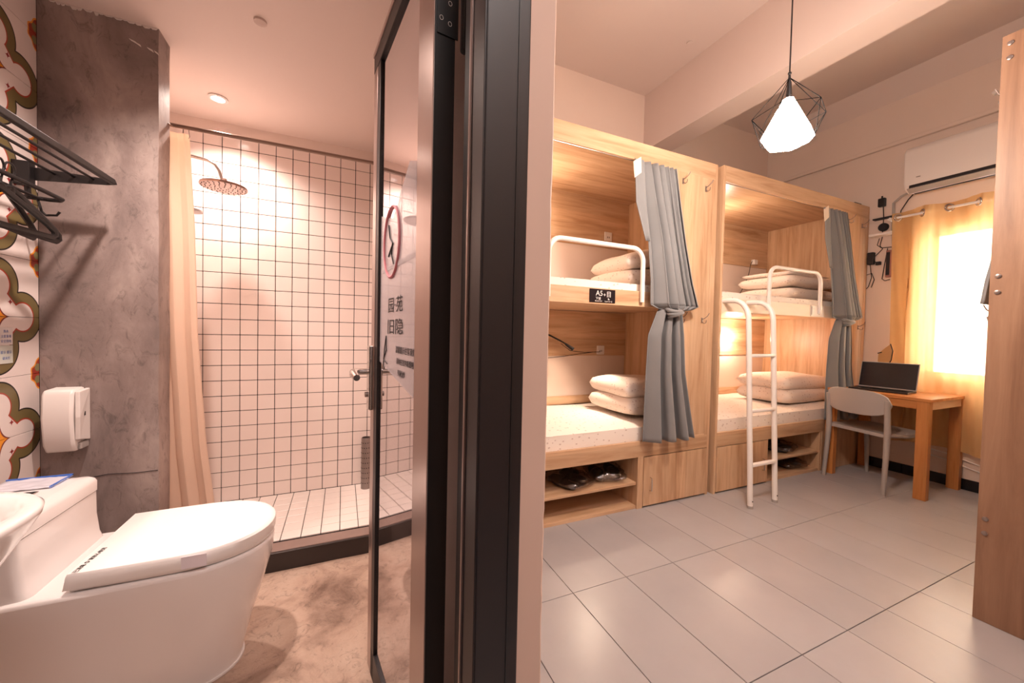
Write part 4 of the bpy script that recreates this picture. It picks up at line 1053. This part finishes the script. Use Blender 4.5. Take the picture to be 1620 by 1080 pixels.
T_.tube([(4.43, 1.76, 1.97), (4.42, 1.775, 1.80), (4.42, 1.785, 1.70), (4.41, 1.76, 1.68), (4.42, 1.73, 1.69)], .0035, 6)
T_.tube([(4.43, 1.895, 1.93), (4.41, 1.85, 1.90), (4.42, 1.83, 1.84)], .003, 6)
T_.build('cord', 'ink', cs)
MB().box(4.40, XW, 1.845, 1.893, 1.84, 1.95, .006).build('plug_block', 'ink', cs)
MB().box(4.41, XW, 1.80, 1.835, 1.83, 1.86, .004).build('plug', 'ink', cs)
ps = empty('power_strip', (XW, 1.745, 1.72), 'slim power strip with reddish cord hung beside the ochre curtain', 'power strip')
MB().box(4.41, XW, 1.728, 1.762, 1.71, 1.95, .004).build('body', simple('dusty_pink_plastic', c8(150, 100, 90), .5), ps)
MB().box(4.405, 4.412, 1.733, 1.757, 1.73, 1.93).build('slots', 'ink', ps)
bx = empty('small_black_box', (4.31, 1.95, HB), 'small black box lying on top of the window bunk', 'box')
MB().box(4.25, 4.36, 1.93, 2.0, HB, HB+.028, .004).build('case', 'black_plain', bx); MB().box(4.26, 4.35, 1.928, 1.931, HB+.008, HB+.02).build('face', 'ink', bx)
# cables low on the window wall
for i, (lab, za) in enumerate((('upper thin white cable sagging along the wall below the curtain', .27), ('lower thin white cable sagging along the wall below the curtain', .22))):
    o = MB().tube([(4.425, 1.45, za), (4.425, 1.35, za-.01), (4.425, 1.2, za-.05), (4.425, 1.0, za-.09), (4.425, .8, za-.05)], .005, 8).build('wall_cable', 'wht_plastic', None, smooth='auto')
    tag(o, lab, 'cable', 'thin cables on the window wall')
def cap(x, y, z, par, wall=False):
    m_ = MB().lathe([(.001, 0), (.022, 0), (.022, -.008), (.001, -.012)], (x, y, z), 16) if not wall else MB().lathe([(.001, 0), (.016, 0), (.012, -.025), (.001, -.028)], (x, y, z), 16, axis='X')
    m_.build('round_cover' if not wall else 'knob', 'ceiling' if not wall else 'wht_plastic', bpy.data.objects[par], smooth='auto')
cap(2.43, 2.2, CZ, 'ceiling'); cap(-.304, 1.774, BZ, 'ceiling_bathroom'); cap(XW, 1.184, 3.015, 'wall_window', True)

# ================================================================== PENDANT LAMP
PX = Vector((1.705, 1.02, 0))
pl = empty('pendant_lamp', (PX.x, PX.y, 2.25), 'black wire diamond cage pendant lamp with a glowing white shade', 'lamp')
MB().cyl((PX.x, PX.y, 2.26), (PX.x, PX.y, CZ), .0028, seg=8).build('cord', 'ink', pl)
MB().cyl((PX.x, PX.y, CZ-.03), (PX.x, PX.y, CZ), .045, .05).build('canopy', 'black_plain', pl)
MB().cyl((PX.x, PX.y, 2.155), (PX.x, PX.y, 2.225), .012, .008).ball((PX.x, PX.y, 2.262), .007).cyl((PX.x, PX.y, 2.225), (PX.x, PX.y, 2.262), .006, .004).build('lamp_holder', 'black_plain', pl, smooth='auto')
top = Vector((PX.x, PX.y, 2.245)); R1, R2 = .135, .095
ringa = [Vector((PX.x+R1*cos(a), PX.y+R1*sin(a), 2.085)) for a in [2*pi*k_/6+.35 for k_ in range(6)]]
ringb = [Vector((PX.x+R2*cos(a), PX.y+R2*sin(a), 1.985)) for a in [2*pi*k_/6+.35+pi/6 for k_ in range(6)]]
def wire(a, b_): MB().cyl(a, b_, .0014, seg=6).build('cage_wire', 'cage', pl)
for k_ in range(6):
    wire(top, ringa[k_]); wire(ringa[k_], ringa[(k_+1) % 6]); wire(ringa[k_], ringb[k_]); wire(ringa[(k_+1) % 6], ringb[k_]); wire(ringb[k_], ringb[(k_+1) % 6])
shd = MB()
def pol(r, z, n=6, o=.35): return [Vector((PX.x+r*cos(2*pi*k_/n+o), PX.y+r*sin(2*pi*k_/n+o), z)) for k_ in range(n)]
shd.loft([pol(.020, 2.155), pol(.100, 1.995), pol(.078, 1.968)]); shd.build('shade', 'shade', pl)
# unseen fill panel added behind and above the camera
hl = empty('ceiling_fill_panel', (.4, -.7, CZ), 'added unseen fill panel glowing over the entrance', 'ceiling light')
MB().box(-.1, .9, -1.0, -.4, 3.36, CZ, .004).build('housing', 'wht_plastic', hl); MB().box(-.07, .87, -.97, -.43, 3.355, 3.362).build('diffuser', emis('fill_panel_diffuser', (1, .9, .8), 1.5), hl)
for o in bpy.data.objects:
    if '_o' in o: del o['_o']
